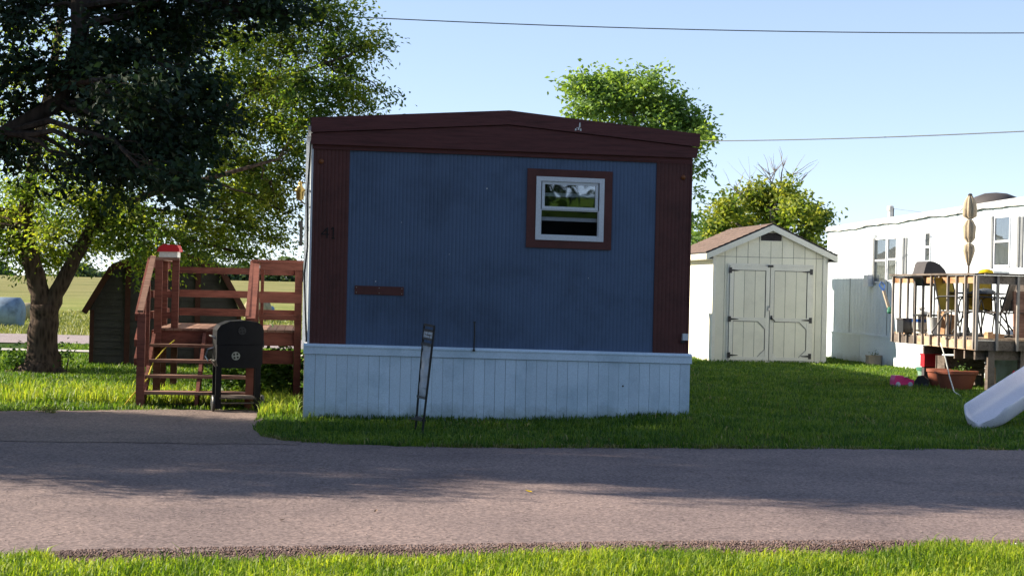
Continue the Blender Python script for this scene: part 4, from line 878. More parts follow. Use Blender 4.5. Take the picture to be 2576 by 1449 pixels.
# ---------------------------------------------------------------- cream storage shed
SF = Frame(*G(1789, 912)[:2]); sw = 2.53; SD = 3.2
SH = thing('storage_shed', 'cream wooden storage shed with double doors and brown shingle roof', 'shed', (SF.X0, SF.Y0, 0), TH)
sf = SF.front
eav = sf(1789, 628)[1]; apx, apz = sf(1941, 566); xcen = sw/2
def sobj(n_, mb, m_, parent=SH, **kw): return obj(n_, mb, M[m_], parent, **kw)
def roofz(x_): return apz-.02-abs(x_-xcen)/xcen*(apz-eav)
sobj('side_wall', MB().box(0, .03, .02, SD, .02, eav), 'cream'); sobj('side_wall', MB().box(sw-.03, sw, .02, SD, .02, eav), 'cream')
sobj('back_wall', MB().prism([(0,.02),(sw,.02),(sw,eav),(xcen,apz-.02),(0,eav)], SD-.03, SD), 'cream')
npn = 10; pw = sw/npn; zs = 2.28
sobj('wall_backing', MB().prism([(.0,.02),(sw,.02),(sw,eav),(xcen,apz-.03),(0,eav)], .016, .03), 'dark_siding')
for i in range(npn):
    a, b_ = i*pw+.005, (i+1)*pw-.005
    sobj('siding_panel', MB().prism([(a,.03),(b_,.03),(b_,zs-.004),(a,zs-.004)], 0, .016), 'cream')
    pts = [(a, zs+.004), (b_, zs+.004), (b_, roofz(b_)-.0)]
    if a < xcen < b_: pts.append((xcen, roofz(xcen)))
    pts.append((a, roofz(a)))
    if roofz(a) > zs+.01 or roofz(b_) > zs+.01: sobj('siding_panel', MB().prism(pts, .004, .016), 'cream')
sobj('corner_board', MB().box(-.01, .06, -.02, -.001, .02, eav), 'cream_trim'); sobj('corner_board', MB().box(sw-.10, sw+.01, -.02, -.001, .02, eav), 'cream_trim')
# roof
ov = .19; ovf = .10
def rz(x_): return apz+.0-abs(x_-xcen)/xcen*(apz-eav)+.0
for sgn in (-1, 1):
    xe = xcen+sgn*(xcen+ov); ze = rz(xe)
    sobj('roof_slope', MB().add([(xcen,-ovf,apz+.03),(xe,-ovf,ze+.03),(xe,SD+ovf,ze+.03),(xcen,SD+ovf,apz+.03),(xcen,-ovf,apz+.0),(xe,-ovf,ze+.0),(xe,SD+ovf,ze+.0),(xcen,SD+ovf,apz+.0)], [(0,1,2,3),(7,6,5,4),(0,4,5,1),(1,5,6,2),(2,6,7,3),(3,7,4,0)]), 'dark_shingle_edge')
    for k in range(11):
        t0, t1 = k/11, (k+1)/11; xa_, xb_ = xcen+sgn*(xcen+ov+.01)*(1-t0), xcen+sgn*(xcen+ov+.01)*(1-t1)
        za_, zb_ = rz(xa_)+.045, rz(xb_)+.033
        for j in range(6):
            ya, yb = -ovf-.01+j*(SD+2*ovf)/6, -ovf-.01+(j+1)*(SD+2*ovf)/6-.008
            sobj('shingle', MB().add([(xa_,ya,za_),(xa_,yb,za_),(xb_,yb,zb_),(xb_,ya,zb_),(xa_,ya,za_-.012),(xa_,yb,za_-.012),(xb_,yb,zb_-.002),(xb_,ya,zb_-.002)], [(0,1,2,3),(7,6,5,4),(0,4,5,1),(1,5,6,2),(2,6,7,3),(3,7,4,0)]), 'shingle')
    sobj('rake_board', MB().add([(xcen,-ovf-.02,apz-.004),(xe,-ovf-.02,ze-.004),(xe,-ovf-.02,ze-.13),(xcen,-ovf-.02,apz-.13),(xcen,-ovf+.005,apz-.004),(xe,-ovf+.005,ze-.004),(xe,-ovf+.005,ze-.13),(xcen,-ovf+.005,apz-.13)], [(0,3,2,1),(4,5,6,7),(0,1,5,4),(1,2,6,5),(2,3,7,6),(3,0,4,7)]), 'cream_trim')
    sobj('soffit', MB().box(min(xe, xcen+sgn*xcen), max(xe, xcen+sgn*xcen), -ovf+.006, SD+ovf, ze-.13, ze-.115), 'cream_trim')
    sobj('eave_fascia', MB().box(min(xe, xe-sgn*.02), max(xe, xe-sgn*.02), -ovf+.006, SD+ovf, ze-.13, ze-.004), 'cream_trim')
# gable vent
gv0 = sf(1914, 585); gv1 = sf(1966, 607)
gv = sobj('gable_vent', MB().box(gv0[0], gv1[0], -.012, .003, gv1[1], gv0[1]), 'numeral')
sobj('vent_frame', framebox(gv0[0]-.015, gv1[0]+.015, gv1[1]-.015, gv0[1]+.015, .015, -.02, -.001), 'cream_trim', gv)
for k in range(3): zz_ = gv1[1]+.03+k*.05; sobj('louver', MB().box(gv0[0]+.01, gv1[0]-.01, -.022, -.013, zz_, zz_+.018), 'barn_roof', gv)
for k in range(2): xx_ = gv0[0]+(k+1)*(gv1[0]-gv0[0])/3; sobj('louver', MB().box(xx_-.008, xx_+.008, -.026, -.0225, gv1[1]+.01, gv0[1]-.01), 'barn_roof', gv)
# doors
dl = sf(1836, 668)[0]; dm = sf(1934, 800)[0]; dr = sf(2037, 800)[0]; dt = sf(1836, 668)[1]; dzb = .07
sobj('door_header', MB().box(dl-.05, dr+.06, -.022, -.001, dt+.005, dt+.05), 'cream_trim')
sobj('door_jamb', MB().box(dl-.05, dl-.006, -.022, -.001, .02, dt+.003), 'cream_trim'); sobj('door_jamb', MB().box(dr+.006, dr+.06, -.022, -.001, .02, dt+.003), 'cream_trim')
sobj('threshold', MB().box(dl-.02, dr+.02, -.05, -.001, -.02, dzb-.012), 'cream_trim')
zmid = sf(1880, 803)[1]
for a, b_ in ((dl, dm-.008), (dm+.008, dr)):
    d = sobj('door', MB().box(a, b_, -.030, -.002, dzb, dt), 'dark_siding')
    st_ = .085; k3 = 3; w3 = (b_-a-2*st_)/k3
    for z0, z1 in ((dzb+.07, zmid-.04), (zmid+.04, dt-.09)):
        for k in range(k3): sobj('plank', MB().box(a+st_+k*w3+.004, a+st_+(k+1)*w3-.004, -.038, -.030, z0, z1), 'cream', d)
    for nm, bb in (('stile', (a, a+st_-.003, dzb, dt)), ('stile', (b_-st_+.003, b_, dzb, dt)), ('door_rail', (a+st_-.003, b_-st_+.003, dzb, dzb+.07)), ('door_rail', (a+st_-.003, b_-st_+.003, dt-.09, dt)), ('door_rail', (a+st_-.003, b_-st_+.003, zmid-.04, zmid+.04))):
        sobj(nm, MB().box(bb[0], bb[1], -.052, -.030, bb[2], bb[3]), 'cream_trim', d)
    # cut corners of the lower panel
    br_ = MB(); s3 = .16
    za_, zb_ = dzb+.07, zmid-.04; xi, xj = a+st_, b_-st_
    for (px_, pz_, qx, qz) in ((xj, zb_, -1, -1), (xj, za_, -1, 1)) if a == dl else ((xj, zb_, -1, -1), (xj, za_, -1, 1), (xi, za_, .5, .5)):
        pp = [(px_, pz_), (px_+qx*s3, pz_), (px_, pz_+qz*s3)]; br_.prism(pp, -.050, -.0385)
    sobj('corner_brace', br_, 'cream_trim', d)
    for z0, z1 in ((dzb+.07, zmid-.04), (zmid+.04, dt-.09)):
        sobj('panel_shadow_line', MB().box(a+st_-.001, a+st_+.008, -.0392, -.038, z0, z1).box(b_-st_-.014, b_-st_-.001, -.0392, -.038, z0, z1).box(a+st_+.008, b_-st_-.014, -.0392, -.038, z1-.012, z1), 'dark_siding', d)  # dark strips drawn in as the shadow lines around the door panels
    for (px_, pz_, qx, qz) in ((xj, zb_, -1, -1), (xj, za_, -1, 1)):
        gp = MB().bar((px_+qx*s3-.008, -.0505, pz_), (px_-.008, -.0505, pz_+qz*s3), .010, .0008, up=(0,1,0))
        sobj('brace_shadow_line', gp, 'dark_siding', d)  # thin dark bar painted as the shadow along the brace edge
    hx = a if a == dl else b_; sg = 1 if a == dl else -1
    for zz_ in (dt-.10, zmid, dzb+.10):
        sobj('hinge', MB().box(min(hx-sg*.03, hx+sg*.035), max(hx-sg*.03, hx+sg*.035), -.060, -.0525, zz_-.06, zz_+.06).prism([(hx+sg*.035, zz_-.022), (hx+sg*.035, zz_+.022), (hx+sg*.20, zz_+.006), (hx+sg*.20, zz_-.006)], -.060, -.0525), 'black', d)
sobj('latch', MB().box(dm-.06, dm+.06, -.062, -.053, dt-.02, dt+.03), 'black')
pk = sobj('padlock', MB().box(dm-.045, dm+.005, -.08, -.053, zmid+.19, zmid+.25).tube([(dm-.04,-.066,zmid+.25),(dm-.04,-.066,zmid+.29),(dm-.0,-.066,zmid+.29),(dm-.0,-.066,zmid+.25)], .008, 6), 'metal')
sobj('door_handle', MB().tube([(dm+.03,-.056,zmid+.06),(dm+.05,-.09,zmid+.03),(dm+.11,-.08,zmid-.03)], .012, 6).box(dm+.02, dm+.06, -.06, -.053, zmid+.0, zmid+.09), 'black')

# ---------------------------------------------------------------- white mobile home on the right
WX0, WY0 = 7.5, 38.0; WF = Frame(WX0, WY0)
WH = thing('white_mobile_home', 'long white mobile home with wavy roof edge behind the weathered deck', 'mobile home', (WX0, WY0, 0), TH)
ws = WF.side
def wobj(n_, mb, m_, parent=WH, **kw): return obj(n_, mb, M[m_], parent, **kw)
LEN = 17.0
ytop0 = ws(2078, 572)[1]; ya_, za_ = ws(2560, 498); slope = (za_-ytop0)/(ya_-0)   # roof line along the flank
def rt(y_): return ytop0+slope*y_
wobj('flank_wall', MB().add([(0,0,-.25),(0,-LEN,-.25),(0,-LEN,rt(-LEN)-.10),(0,0,rt(0)-.10),(.05,0,-.25),(.05,-LEN,-.25),(.05,-LEN,rt(-LEN)-.10),(.05,0,rt(0)-.10)], [(0,3,2,1),(4,5,6,7),(0,1,5,4),(1,2,6,5),(2,3,7,6),(3,0,4,7)]), 'white_home')
wobj('end_wall', MB().box(0, 4.2, -.05, 0, -.25, ytop0-.1).box(0, 4.2, -LEN, -LEN+.05, -.25, ytop0-.1), 'white_home')
# roof with rippled metal edge
mb = MB(); nn_ = 160; vs = []
for i in range(nn_+1):
    y_ = -LEN*i/nn_; wv = .008*sin(i*.55)+.014*sin(i*.23+1)+.004*sin(i*1.3); t_ = rt(y_)
    vs += [(.02, y_, t_-.10+wv), (-.05-wv*.6, y_, t_-.13+wv), (-.055, y_, t_-.02), (-.03, y_, t_+.0), (2.1, y_, t_+.18), (4.25, y_, t_)]
mb.add(vs, [(6*i+k, 6*i+k+1, 6*i+k+7, 6*i+k+6) for i in range(nn_) for k in range(5)]); wobj('roof', mb, 'grime_home', fixn=False, smooth=2)
mb = MB(); vs = []
for i in range(nn_+1):
    y_ = -LEN*i/nn_; wv = .008*sin(i*.55)+.014*sin(i*.23+1)+.004*sin(i*1.3); t_ = rt(y_)-.145+wv
    vs += [(-.008, y_, t_+.02), (-.03-wv*.5, y_, t_), (-.008, y_, t_-.012)]
mb.add(vs, [(3*i+k, 3*i+k+1, 3*i+k+4, 3*i+k+3) for i in range(nn_) for k in range(2)]); wobj('roof_edge_shadow', mb, 'edge_shadow', fixn=False)  # green strip coloured as the wavy shadow line under the roof trim
# skirting sheets and wall seams
yk = [i*-1.22 for i in range(14)]
for i in range(13):
    wobj('skirting_sheet', MB().box(-.03-.004*(i % 2), -.008, yk[i+1]+.006, yk[i]-.006, -.25, .62), 'white_home')
wobj('skirting_cap', MB().box(-.045, -.001, -LEN, 0, .62, .66), 'white_home')
mb = MB()
for i in range(84):
    y0 = -i*.2; mb.box(-.006, -.0005, y0-.2+.006, y0-.006, .665, rt(y0)-.16)
wobj('siding_ribs', mb, 'white_home', kind='stuff')
for px in (2140, 2234):
    y_ = ws(px, 700)[0]; wobj('seam_strip', MB().box(-.012, -.006, y_-.012, y_+.012, .67, rt(y_)-.2), 'shutter')
def wwin(x0, x1, y0p, y1p, label=None, mid=.5, cur=True):
    ya, z1 = ws(x0, y0p); yb, _ = ws(x1, y0p); _, z0 = ws(x0, y1p)   # ya > yb
    w_ = wobj('window', MB().box(-.028, -.007, ya-.03, ya, z0, z1).box(-.028, -.007, yb, yb+.03, z0, z1).box(-.028, -.007, yb+.03, ya-.03, z1-.035, z1).box(-.028, -.007, yb+.03, ya-.03, z0, z0+.035).box(-.028, -.007, yb+.03, ya-.03, z0+(z1-z0)*mid-.02, z0+(z1-z0)*mid+.02), 'vinyl')
    wobj('pane', MB().box(-.014, -.0105, yb+.03, ya-.03, z0+.035, z0+(z1-z0)*mid-.02), 'glass', w_)
    wobj('pane', MB().box(-.014, -.0105, yb+.03, ya-.03, z0+(z1-z0)*mid+.02, z1-.035), 'glass', w_)
    wobj('curtain', MB().box(-.0100, -.0068, yb+.03, ya-.03, z0+.035, z1-.035), 'grey_curtain', w_); return ya, yb, z0, z1
wwin(2203, 2233, 600, 712); wwin(2236, 2259, 598, 708); wwin(2330, 2344, 584, 660); wwin(2505, 2545, 545, 672)
for px, t_, b_ in ((2200, 600, 715), (2275, 598, 690), (2282, 598, 690), (2499, 545, 675), (2565, 545, 672), (2574, 545, 672)):
    y_, z1 = ws(px, t_); _, z0 = ws(px, b_); wobj('shutter', MB().box(-.03, -.007, y_-.05, y_+.03, z0, z1), 'shutter')
y_, z_ = ws(2193, 706); wobj('meter_box', MB().box(-.14, -.008, y_-.14, y_+.14, z_-.13, z_+.13), 'vinyl'); wobj('conduit', MB().box(-.05, -.008, y_-.26, y_-.22, z_-.1, z_+1.0), 'metal')
y_, z_ = ws(2240, 520, ); 
def onroof(px, py, lx): y_, z_ = WF.side(px, py, lx); return y_, z_
yv, zv = onroof(2240, 519, .9); wobj('vent_pipe', MB().lathe([(.05,0),(.05,zv-rt(yv)-.1),(.075,zv-rt(yv)-.1),(.075,zv-rt(yv)),(.02,zv-rt(yv)+.02)], (.9, yv, rt(yv)), 12), 'grime_home', smooth=2)
wobj('guy_wire', MB().tube([(.9,yv,zv-.05),(1.0,yv-2.4,rt(yv-2.4)+.1)], .006, 4).tube([(.9,yv-.18,zv-.05),(.9,yv-.18,rt(yv))], .02, 6), 'wire')
yd, zd = onroof(2505, 490, 1.2); wobj('roof_dome', MB().lathe([(.52,0),(.50,.12),(.40,.22),(.22,.29),(.02,.31)], (1.2, yd, zd-.27), 20), 'dark_siding', smooth=True)

# ---------------------------------------------------------------- weathered deck on the right
EF = Frame(7.33, 25.0); ed = thing('weathered_deck', 'raised weathered grey deck with slim balusters beside the white home', 'deck', (7.33, 25.0, 0), TH)
EL, EW, EZ, ERT = 3.55, 1.82, .88, 1.90
def ek(n_, mb, m_='grey_wood', parent=ed, **kw): return obj(n_, mb, M[m_], parent, **kw)
for i in range(25):
    y0 = i*EL/25; ek('floor_board', MB().box(-.02, EW, y0+.004, y0+EL/25-.004, EZ-.035, EZ), 'grey_wood' if i % 3 else 'tan_wood')
ek('rim_board', MB().box(-.045, -.005, .0, EL-1.15, EZ-.19, EZ-.037), 'tan_wood', label='fresh tan rim board'); ek('rim_board', MB().box(-.045, -.005, EL-1.15, EL, EZ-.19, EZ-.037))
ek('rim_board', MB().box(-.045, EW, -.045, -.002, EZ-.19, EZ-.037))
ek('joist', MB().box(-.0, EW, .5, .55, EZ-.34, EZ-.2)); ek('joist', MB().box(0, EW, 2.2, 2.25, EZ-.34, EZ-.2)); ek('joist', MB().box(0, EW, .1, .16, EZ-.34, EZ-.2))
ek('top_rail', MB().box(-.045, -.005, .0, EL, ERT-.16, ERT-.035), 'fresh_wood', label='orange fresh lumber top rail'); ek('rail_cap', MB().box(-.11, .04, -.06, EL+.05, ERT-.03, ERT), 'grey_wood')
ek('top_rail', MB().box(-.045, EW+.8, -.045, -.005, ERT-.17, ERT-.035)); ek('rail_cap', MB().box(.042, EW+.8, -.11, .04, ERT-.03, ERT))
for i in range(11):
    y_ = .03+i*(EL-.06)/10.0; ek('baluster', MB().box(-.083, -.047, y_-.02, y_+.02, EZ-.18, ERT-.04), 'baluster')
for i in range(7):
    x_ = -.06+i*.335; ek('baluster', MB().box(x_-.02, x_+.02, -.083, -.047, EZ-.19, ERT-.04), 'baluster')
for x_, y_ in ((.22, .05), (.78, .1), (1.25, .3), (1.5, 2.0), (1.5, 3.3)):
    ek('support_post', MB().box(x_-.055, x_+.055, y_-.055, y_+.055, -.15, EZ-.19))
ek('stair_skirt', MB().box(.0, .9, .9, .94, .52, .68)); 
# things on it ---------------------------------------------------
def at(px, py, ly):    # point on the plane ly of the deck frame
    lx, z_ = EF.front(px, py, ly); X, Y = EF.world(lx, ly); return Vector((X, Y, z_))
p = at(2335, 700, 2.3)
kg = thing('gas_grill', 'grey hooded gas grill standing behind the balusters of the weathered deck', 'grill', (p.x, p.y, EZ), TH)
hz = P(2335, 658, p.y).z-EZ
obj('hood', MB().prism([(-.19, hz-.24), (.24, hz-.24), (.19, hz-.14), (.10, hz-.05), (-.01, hz-.005), (-.10, hz), (-.14, hz-.04)], -.25, .25), M['dark_siding'], kg)
obj('firebox', MB().prism([(-.2, hz-.245), (.25, hz-.245), (.2, hz-.42), (-.14, hz-.42)], -.24, .24), M['black'], kg)
for x_ in (-.17, .2):
    for y_ in (-.2, .2): obj('leg', MB().tube([(x_, y_, 0), (x_, y_, hz-.3)], .014, 6), M['black'], kg)
obj('side_shelf', MB().box(-.5, -.215, -.2, .2, hz-.30, hz-.27), M['black'], kg); obj('lower_rack', MB().box(-.19, .22, -.2, .2, .30, .33), M['black'], kg)
obj('burner_knob', MB().tube([(.0,-.245,hz-.36),(.0,-.28,hz-.36)], .03, 10), M['metal'], kg)
p = at(2318, 800, 2.6); tk_ = thing('propane_tank', 'white propane tank with blue band on the weathered deck', 'gas tank', (p.x, p.y, EZ))
obj('tank_body', MB().lathe([(.10,0),(.10,.03),(.15,.06),(.155,.12),(.155,.30),(.12,.37),(.05,.39)], (0,0,0), 18), M['white'], tk_, smooth=2)
obj('band', MB().lathe([(.157,.19),(.157,.245)], (0,0,0), 18), M['blue_plastic'], tk_); obj('valve', MB().tube([(0,0,.38),(0,0,.44)], .03, 8).tube([(-.05,0,.43),(.05,0,.43)], .02, 6), M['metal'], tk_)
obj('collar', MB().tube([(.09*cos(a_), .09*sin(a_), .43) for a_ in [i*.4 for i in range(12)]], .010, 5), M['white'], tk_)
p = at(2292, 800, 2.9); cr = thing('dark_crate', 'low dark crate at the far end of the weathered deck', 'crate', (p.x, p.y, EZ), TH)
obj('box', MB().box(-.2,.2,-.15,.15,0,.22), M['black'], cr); obj('rim', MB().box(-.215,.215,-.165,.165,.22,.25), M['dark_siding'], cr)
p = at(2350, 800, 1.8); bk = thing('clear_tub', 'grey bucket standing next to the propane tank on the deck', 'bucket', (p.x, p.y, EZ))
obj('bucket_body', MB().lathe([(.10,0),(.125,.28),(.13,.29),(.12,.28),(.02,.02)], (0,0,0), 16), M['grime_home'], bk, smooth=2); obj('bail', MB().tube([(-.125,0,.28),(-.1,0,.36),(0,0,.39),(.1,0,.36),(.125,0,.28)], .005, 5), M['metal'], bk)
def chair(px, ly, rz_, label, cush=None):
    p = at(px, 800, ly); t = thing('patio_chair', label, 'chair', (p.x, p.y, EZ), rz_, 'tubular patio chairs on the weathered deck')
    for s_ in (-.26, .26):
        obj('side_frame', MB().tube([(s_,-.28,.012),(s_,.26,.012),(s_,.30,.05),(s_,.05,.36),(s_,-.22,.44),(s_,-.26,.60),(s_,-.18,.65),(s_,.16,.64),(s_,.24,.60)], .014, 6), M['black'], t)
        obj('back_upright', MB().tube([(s_*.9,.14,.36),(s_*.9,.22,.62),(s_*.88,.30,.92),(s_*.6,.33,.98)], .013, 6), M['black'], t)
        obj('front_leg', MB().tube([(s_,-.28,.012),(s_*1.02,-.24,.20),(s_,-.20,.42)], .013, 6), M['black'], t)
    obj('seat', MB().box(-.24,.24,-.22,.18,.39,.41), M['grey_wood'], t)
    obj('backrest', MB().add([(-.23,.16,.42),(.23,.16,.42),(.22,.31,.95),(-.22,.31,.95),(-.23,.18,.42),(.23,.18,.42),(.22,.33,.95),(-.22,.33,.95)], [(0,1,2,3),(7,6,5,4),(0,4,5,1),(1,5,6,2),(2,6,7,3),(3,7,4,0)]), M[cush or 'grey_wood'], t)
    return t
chair(2408, 1.1, TH+.5, 'black tubular patio chair with yellow back nearest the deck corner', 'mustard')
chair(2500, 1.0, TH-2.2, 'black tubular patio chair with taupe sling right of the yellow one')
chair(2568, .8, TH-.7, 'black tubular patio chair at the right edge of the picture')
chair(2462, 1.9, TH+2.6, 'black tubular patio chair with yellow back behind the patio table', 'mustard')
p = at(2378, 800, 2.2); o = obj('cardboard_box', MB().box(-.14,.14,-.10,.10,0,.34).box(-.15,-.141,-.1,.1,.30,.40), M['fresh_wood'], None); o.location = (p.x, p.y, EZ); o.rotation_euler = (.12,0,.6); o['label'] = 'orange brown cardboard box leaning among the deck furniture'; o['category'] = 'box'
p = at(2450, 705, 1.5)
tb = thing('patio_table', 'dark patio table holding a bundled black cloth behind the rail', 'table', (p.x, p.y, EZ), TH); hz = .72
obj('tabletop', MB().lathe([(.50,hz-.03),(.52,hz-.015),(.50,hz)], (0,0,0), 24), M['black'], tb)
for k in range(4): a_ = pi/4+k*pi/2; obj('leg', MB().tube([(cos(a_)*.4, sin(a_)*.4, 0), (cos(a_)*.36, sin(a_)*.36, hz-.03)], .014, 6), M['black'], tb)
def lump(name, label, cat, loc, r, mat, sq=.4, seed=0, rz_=0, n_=10):
    random.seed(seed); vs = []; mb = MB()
    for i in range(n_//2+1):
        for j in range(n_):
            th_ = pi/2*i/(n_//2); ph = 2*pi*j/n_; k = random.uniform(.85, 1.12)
            vs.append((r*k*cos(th_)*cos(ph), r*.7*k*cos(th_)*sin(ph), r*sq*k*sin(th_)))
    mb.add(vs, [(i*n_+j, i*n_+(j+1) % n_, (i+1)*n_+(j+1) % n_, (i+1)*n_+j) for i in range(n_//2) for j in range(n_)]+[tuple(range(n_-1,-1,-1))])
    o = obj(name, mb, mat, None, smooth=True); o.location = loc; o.rotation_euler = (0,0,rz_); o['label'] = label; o['category'] = cat; return o
lump('black_cloth', 'bundled dark cloth lying on the patio table', 'cloth', (p.x+.1, p.y-.2, EZ+hz), .2, M['wire'], .35, 5)
p = at(2481, 683, .0); lump('yellow_towel', 'bundled yellow towel lying on top of the deck rail', 'towel', (p.x, p.y-.0, ERT), .13, M['yellow'], .5, 6, TH)
p = at(2510, 683, .0); o = obj('white_tray', MB().box(-.12,.12,-.09,.09,0,.012).box(-.13,.13,-.10,-.09,0,.03).box(-.13,.13,.09,.10,0,.03), M['white'], None); o.location = (p.x+.02, p.y, ERT+.001); o.rotation_euler = (0,0,TH); o['label'] = 'small white tray beside the yellow towel on the rail'; o['category'] = 'tray'
p = at(2498, 846, .12); wb = thing('wood_offcut', 'orange wood offcuts lying on the deck floor near its front edge', 'wood block', (p.x, p.y, EZ), TH+.2)
obj('block', MB().box(-.13,-.03,-.05,.05,0,.10), M['fresh_wood'], wb); obj('block', MB().box(-.028,.17,-.05,.05,0,.07), M['fresh_wood'], wb)
# closed parasol
p = at(2436, 700, 1.6); um = thing('closed_umbrella', 'closed beige patio umbrella tied in three places above the deck', 'umbrella', (p.x, p.y, EZ))
zt = P(2433, 488, p.y).z-EZ; zq = lambda y_: P(2433, y_, p.y).z-EZ
obj('pole', MB().tube([(0,0,0),(0,0,zt-.1)], .02, 8), M['grey_wood'], um)
pr = [(.02, zq(668)), (.045, zq(655)), (.085, zq(632)), (.075, zq(618)), (.03, zq(612)), (.08, zq(600)), (.09, zq(570)), (.05, zq(556)), (.03, zq(552)), (.095, zq(545)), (.10, zq(528)), (.085, zq(510)), (.06, zq(500)), (.035, zq(493))]
cn = obj('canopy', MB().lathe(pr, (0,0,0), 32, fold=.22, nf=8), M['canvas'], um, smooth=True)
obj('tie', MB().lathe([(.036,zq(613)),(.036,zq(611))], (0,0,0), 12), M['white'], um); obj('tie', MB().lathe([(.036,zq(553.5)),(.036,zq(551))], (0,0,0), 12), M['white'], um)
obj('finial', MB().lathe([(.035,zq(494)),(.04,zq(490)),(.02,zq(487))], (0,0,0), 10), M['dark_siding'], um)
obj('umbrella_base', MB().lathe([(.2,0),(.2,.03),(.05,.06),(.03,.14)], (0,0,0), 16), M['black'], um)
# board leaning at the right edge
p = at(2570, 750, .6); o = obj('leaning_board', MB().box(-.12,.35,-.02,.02,0,.75), M['tread'], None); o.location = (p.x, p.y, EZ); o.rotation_euler = (-.08,0,TH); o['label'] = 'brown wooden board panel standing on the deck at the right picture edge'; o['category'] = 'board'
# handled tool hanging at the deck's far corner
a = P(2218, 715, 28.9); b = P(2238, 782, 28.6)
tl = thing('hanging_tool', 'pale handled tool with blue loop hanging beside the far deck corner', 'garden tool', tuple(b), 0)
a2 = a-b
obj('shaft', MB().bar(a2*.75, a2*.12, .05, .03), M['planter'], tl); obj('loop_handle', MB().tube([a2*.75, a2*.95+Vector((-.05,0,0)), a2*1.1, a2*.95+Vector((.05,0,0)), a2*.76], .012, 6), M['blue_plastic'], tl)
obj('head', MB().lathe([(.03,-.05),(.05,-.02),(.04,.04),(.02,.07)], (0,0,0), 8), M['green'], tl); obj('hook', MB().tube([a2*1.1, Vector((a2.x*.6,-.02,a2.z*1.15)), Vector((.1,-.05,a2.z*1.12))], .006, 5), M['metal'], tl)
# under and before the deck
def tub(name, label, cat, loc, prof_, mat, rim=None, sx=1, sy=1, rz_=0, extra=None):
    t = thing(name, label, cat, loc, rz_); t.scale = (sx, sy, 1)
    obj('pot_body', MB().lathe(prof_, (0,0,0), 26), mat, t, smooth=2)
    r_, z_ = max(prof_); zt_ = max(q[1] for q in prof_)
    obj('rim', MB().lathe([(r_*.99,zt_-.05),(r_*1.07,zt_-.045),(r_*1.08,zt_+.005),(r_*.98,zt_+.005)], (0,0,0), 26), rim or mat, t, smooth=2)
    if extra: obj('soil', MB().lathe([(r_*.96,zt_-.03),(r_*.96,zt_-.02)], (0,0,0), 20), M['soil'], t)
    return t
pp = G(2405, 985); tub('terracotta_planter', 'large terracotta coloured oval planter with sprouts below the weathered deck', 'planter', (pp.x, pp.y, 0), [(.20,0),(.24,.06),(.29,.22),(.31,.33)], M['terracotta'], sx=1.05, sy=.7, extra=1)
bush('planter_sprouts', 'yellow green sprouts growing in the large terracotta planter', pp.x+.08, pp.y, .30, .2, .06, 80, .05, M['leaf_bush'], 'plant', seed=22)
p2 = G(2362, 975); tub('terracotta_pot', 'terracotta coloured planter left of the large oval planter', 'planter', (p2.x, p2.y, 0), [(.13,0),(.15,.06),(.19,.22),(.2,.31)], M['terracotta'], sy=.8)
p3 = G(2328, 965); tub('green_bin', 'green lidded pale bin left of the terracotta planters', 'bin', (p3.x, p3.y, 0), [(.11,0),(.12,.1),(.15,.28)], M['mint'], M['green'])
rt_ = thing('red_tote', 'red plastic tote box stacked under the weathered deck', 'storage box', (P(2341, 920, 27.5).x, 27.5, .31), .1)
obj('tote_body', MB().box(-.15,.15,-.1,.1,0,.20), M['red'], rt_); obj('lid', MB().box(-.16,.16,-.11,.11,.201,.225), M['red'], rt_); obj('stand', MB().box(-.12,.12,-.02,.10,-.31,-.0), M['dark_siding'], rt_)
o = lump('orange_ball', 'orange toy lying on the red tote under the deck', 'toy', (P(2341, 885, 27.5).x, 27.5, .535), .12, M['orange'], .8, 9)
tc_ = G(2268, 978); car = thing('toy_car', 'small bright pink toy car on the lawn before the weathered deck', 'toy car', (tc_.x, tc_.y, .03), .25)
obj('car_body', MB().prism([(-.17,.04),(.17,.04),(.18,.12),(.10,.14),(.07,.15),(.02,.15),(-.02,.19),(-.15,.19),(-.17,.12)], -.08, .08), M['pink'], car)
obj('cabin', MB().box(.03,.11,-.07,.07,.151,.165), M['black'], car)
for x_ in (-.11, .11):
    for y_ in (-.085, .085): obj('wheel', MB().lathe([(.04,-.012),(.045,0),(.04,.012)], (x_, y_, .045), 12, axis='y'), M['tarp'], car)
bp_ = G(2318, 974); bt = thing('black_toy', 'black rounded toy vehicle between the pink toy car and the green bin', 'toy', (bp_.x, bp_.y, 0), -.3)
obj('body', MB().prism([(-.12,.03),(.12,.03),(.12,.12),(.03,.20),(-.06,.19),(-.11,.10)], -.08, .08), M['black'], bt)
for x_ in (-.07, .08): obj('wheel', MB().lathe([(.035,-.1),(.035,.1)], (x_, 0, .035), 10, axis='y'), M['wire'], bt)
lc = thing('wooden_crate', 'long brown slatted crate lying under the weathered deck', 'crate', (P(2415, 930, 27.0).x, 27.0, .25), TH)
for k in range(3): obj('slat', MB().box(-.36,.36,-.2,-.18,k*.09,k*.09+.075), M['grey_wood'], lc)
for x_ in (-.34, .3): obj('end_post', MB().box(x_,x_+.05,-.18,.18,-.25,.27), M['grey_wood'], lc)
obj('back_board', MB().box(-.36,.36,.16,.18,0,.27), M['grey_wood'], lc)
sp_ = P(2500, 965, 25.6); o = obj('wood_stake', MB().box(-.035,.035,-.02,.02,.05,.40), M['tan_wood'], None); o.location = (sp_.x, 25.6, 0); o.rotation_euler = (0,-.03,0); o['label'] = 'pale wooden stake leaning at the deck support post'; o['category'] = 'stake'
tp = P(2540, 905, 26.2); vs = []; mb = MB(); random.seed(3)
for i in range(9):
    for j in range(5): vs.append((i*.07-.28+random.uniform(-.01,.01), .05*sin(i*1.7)+j*.01, .62-j*.12*(1+.1*sin(i))-(abs(i-4)*.015)))
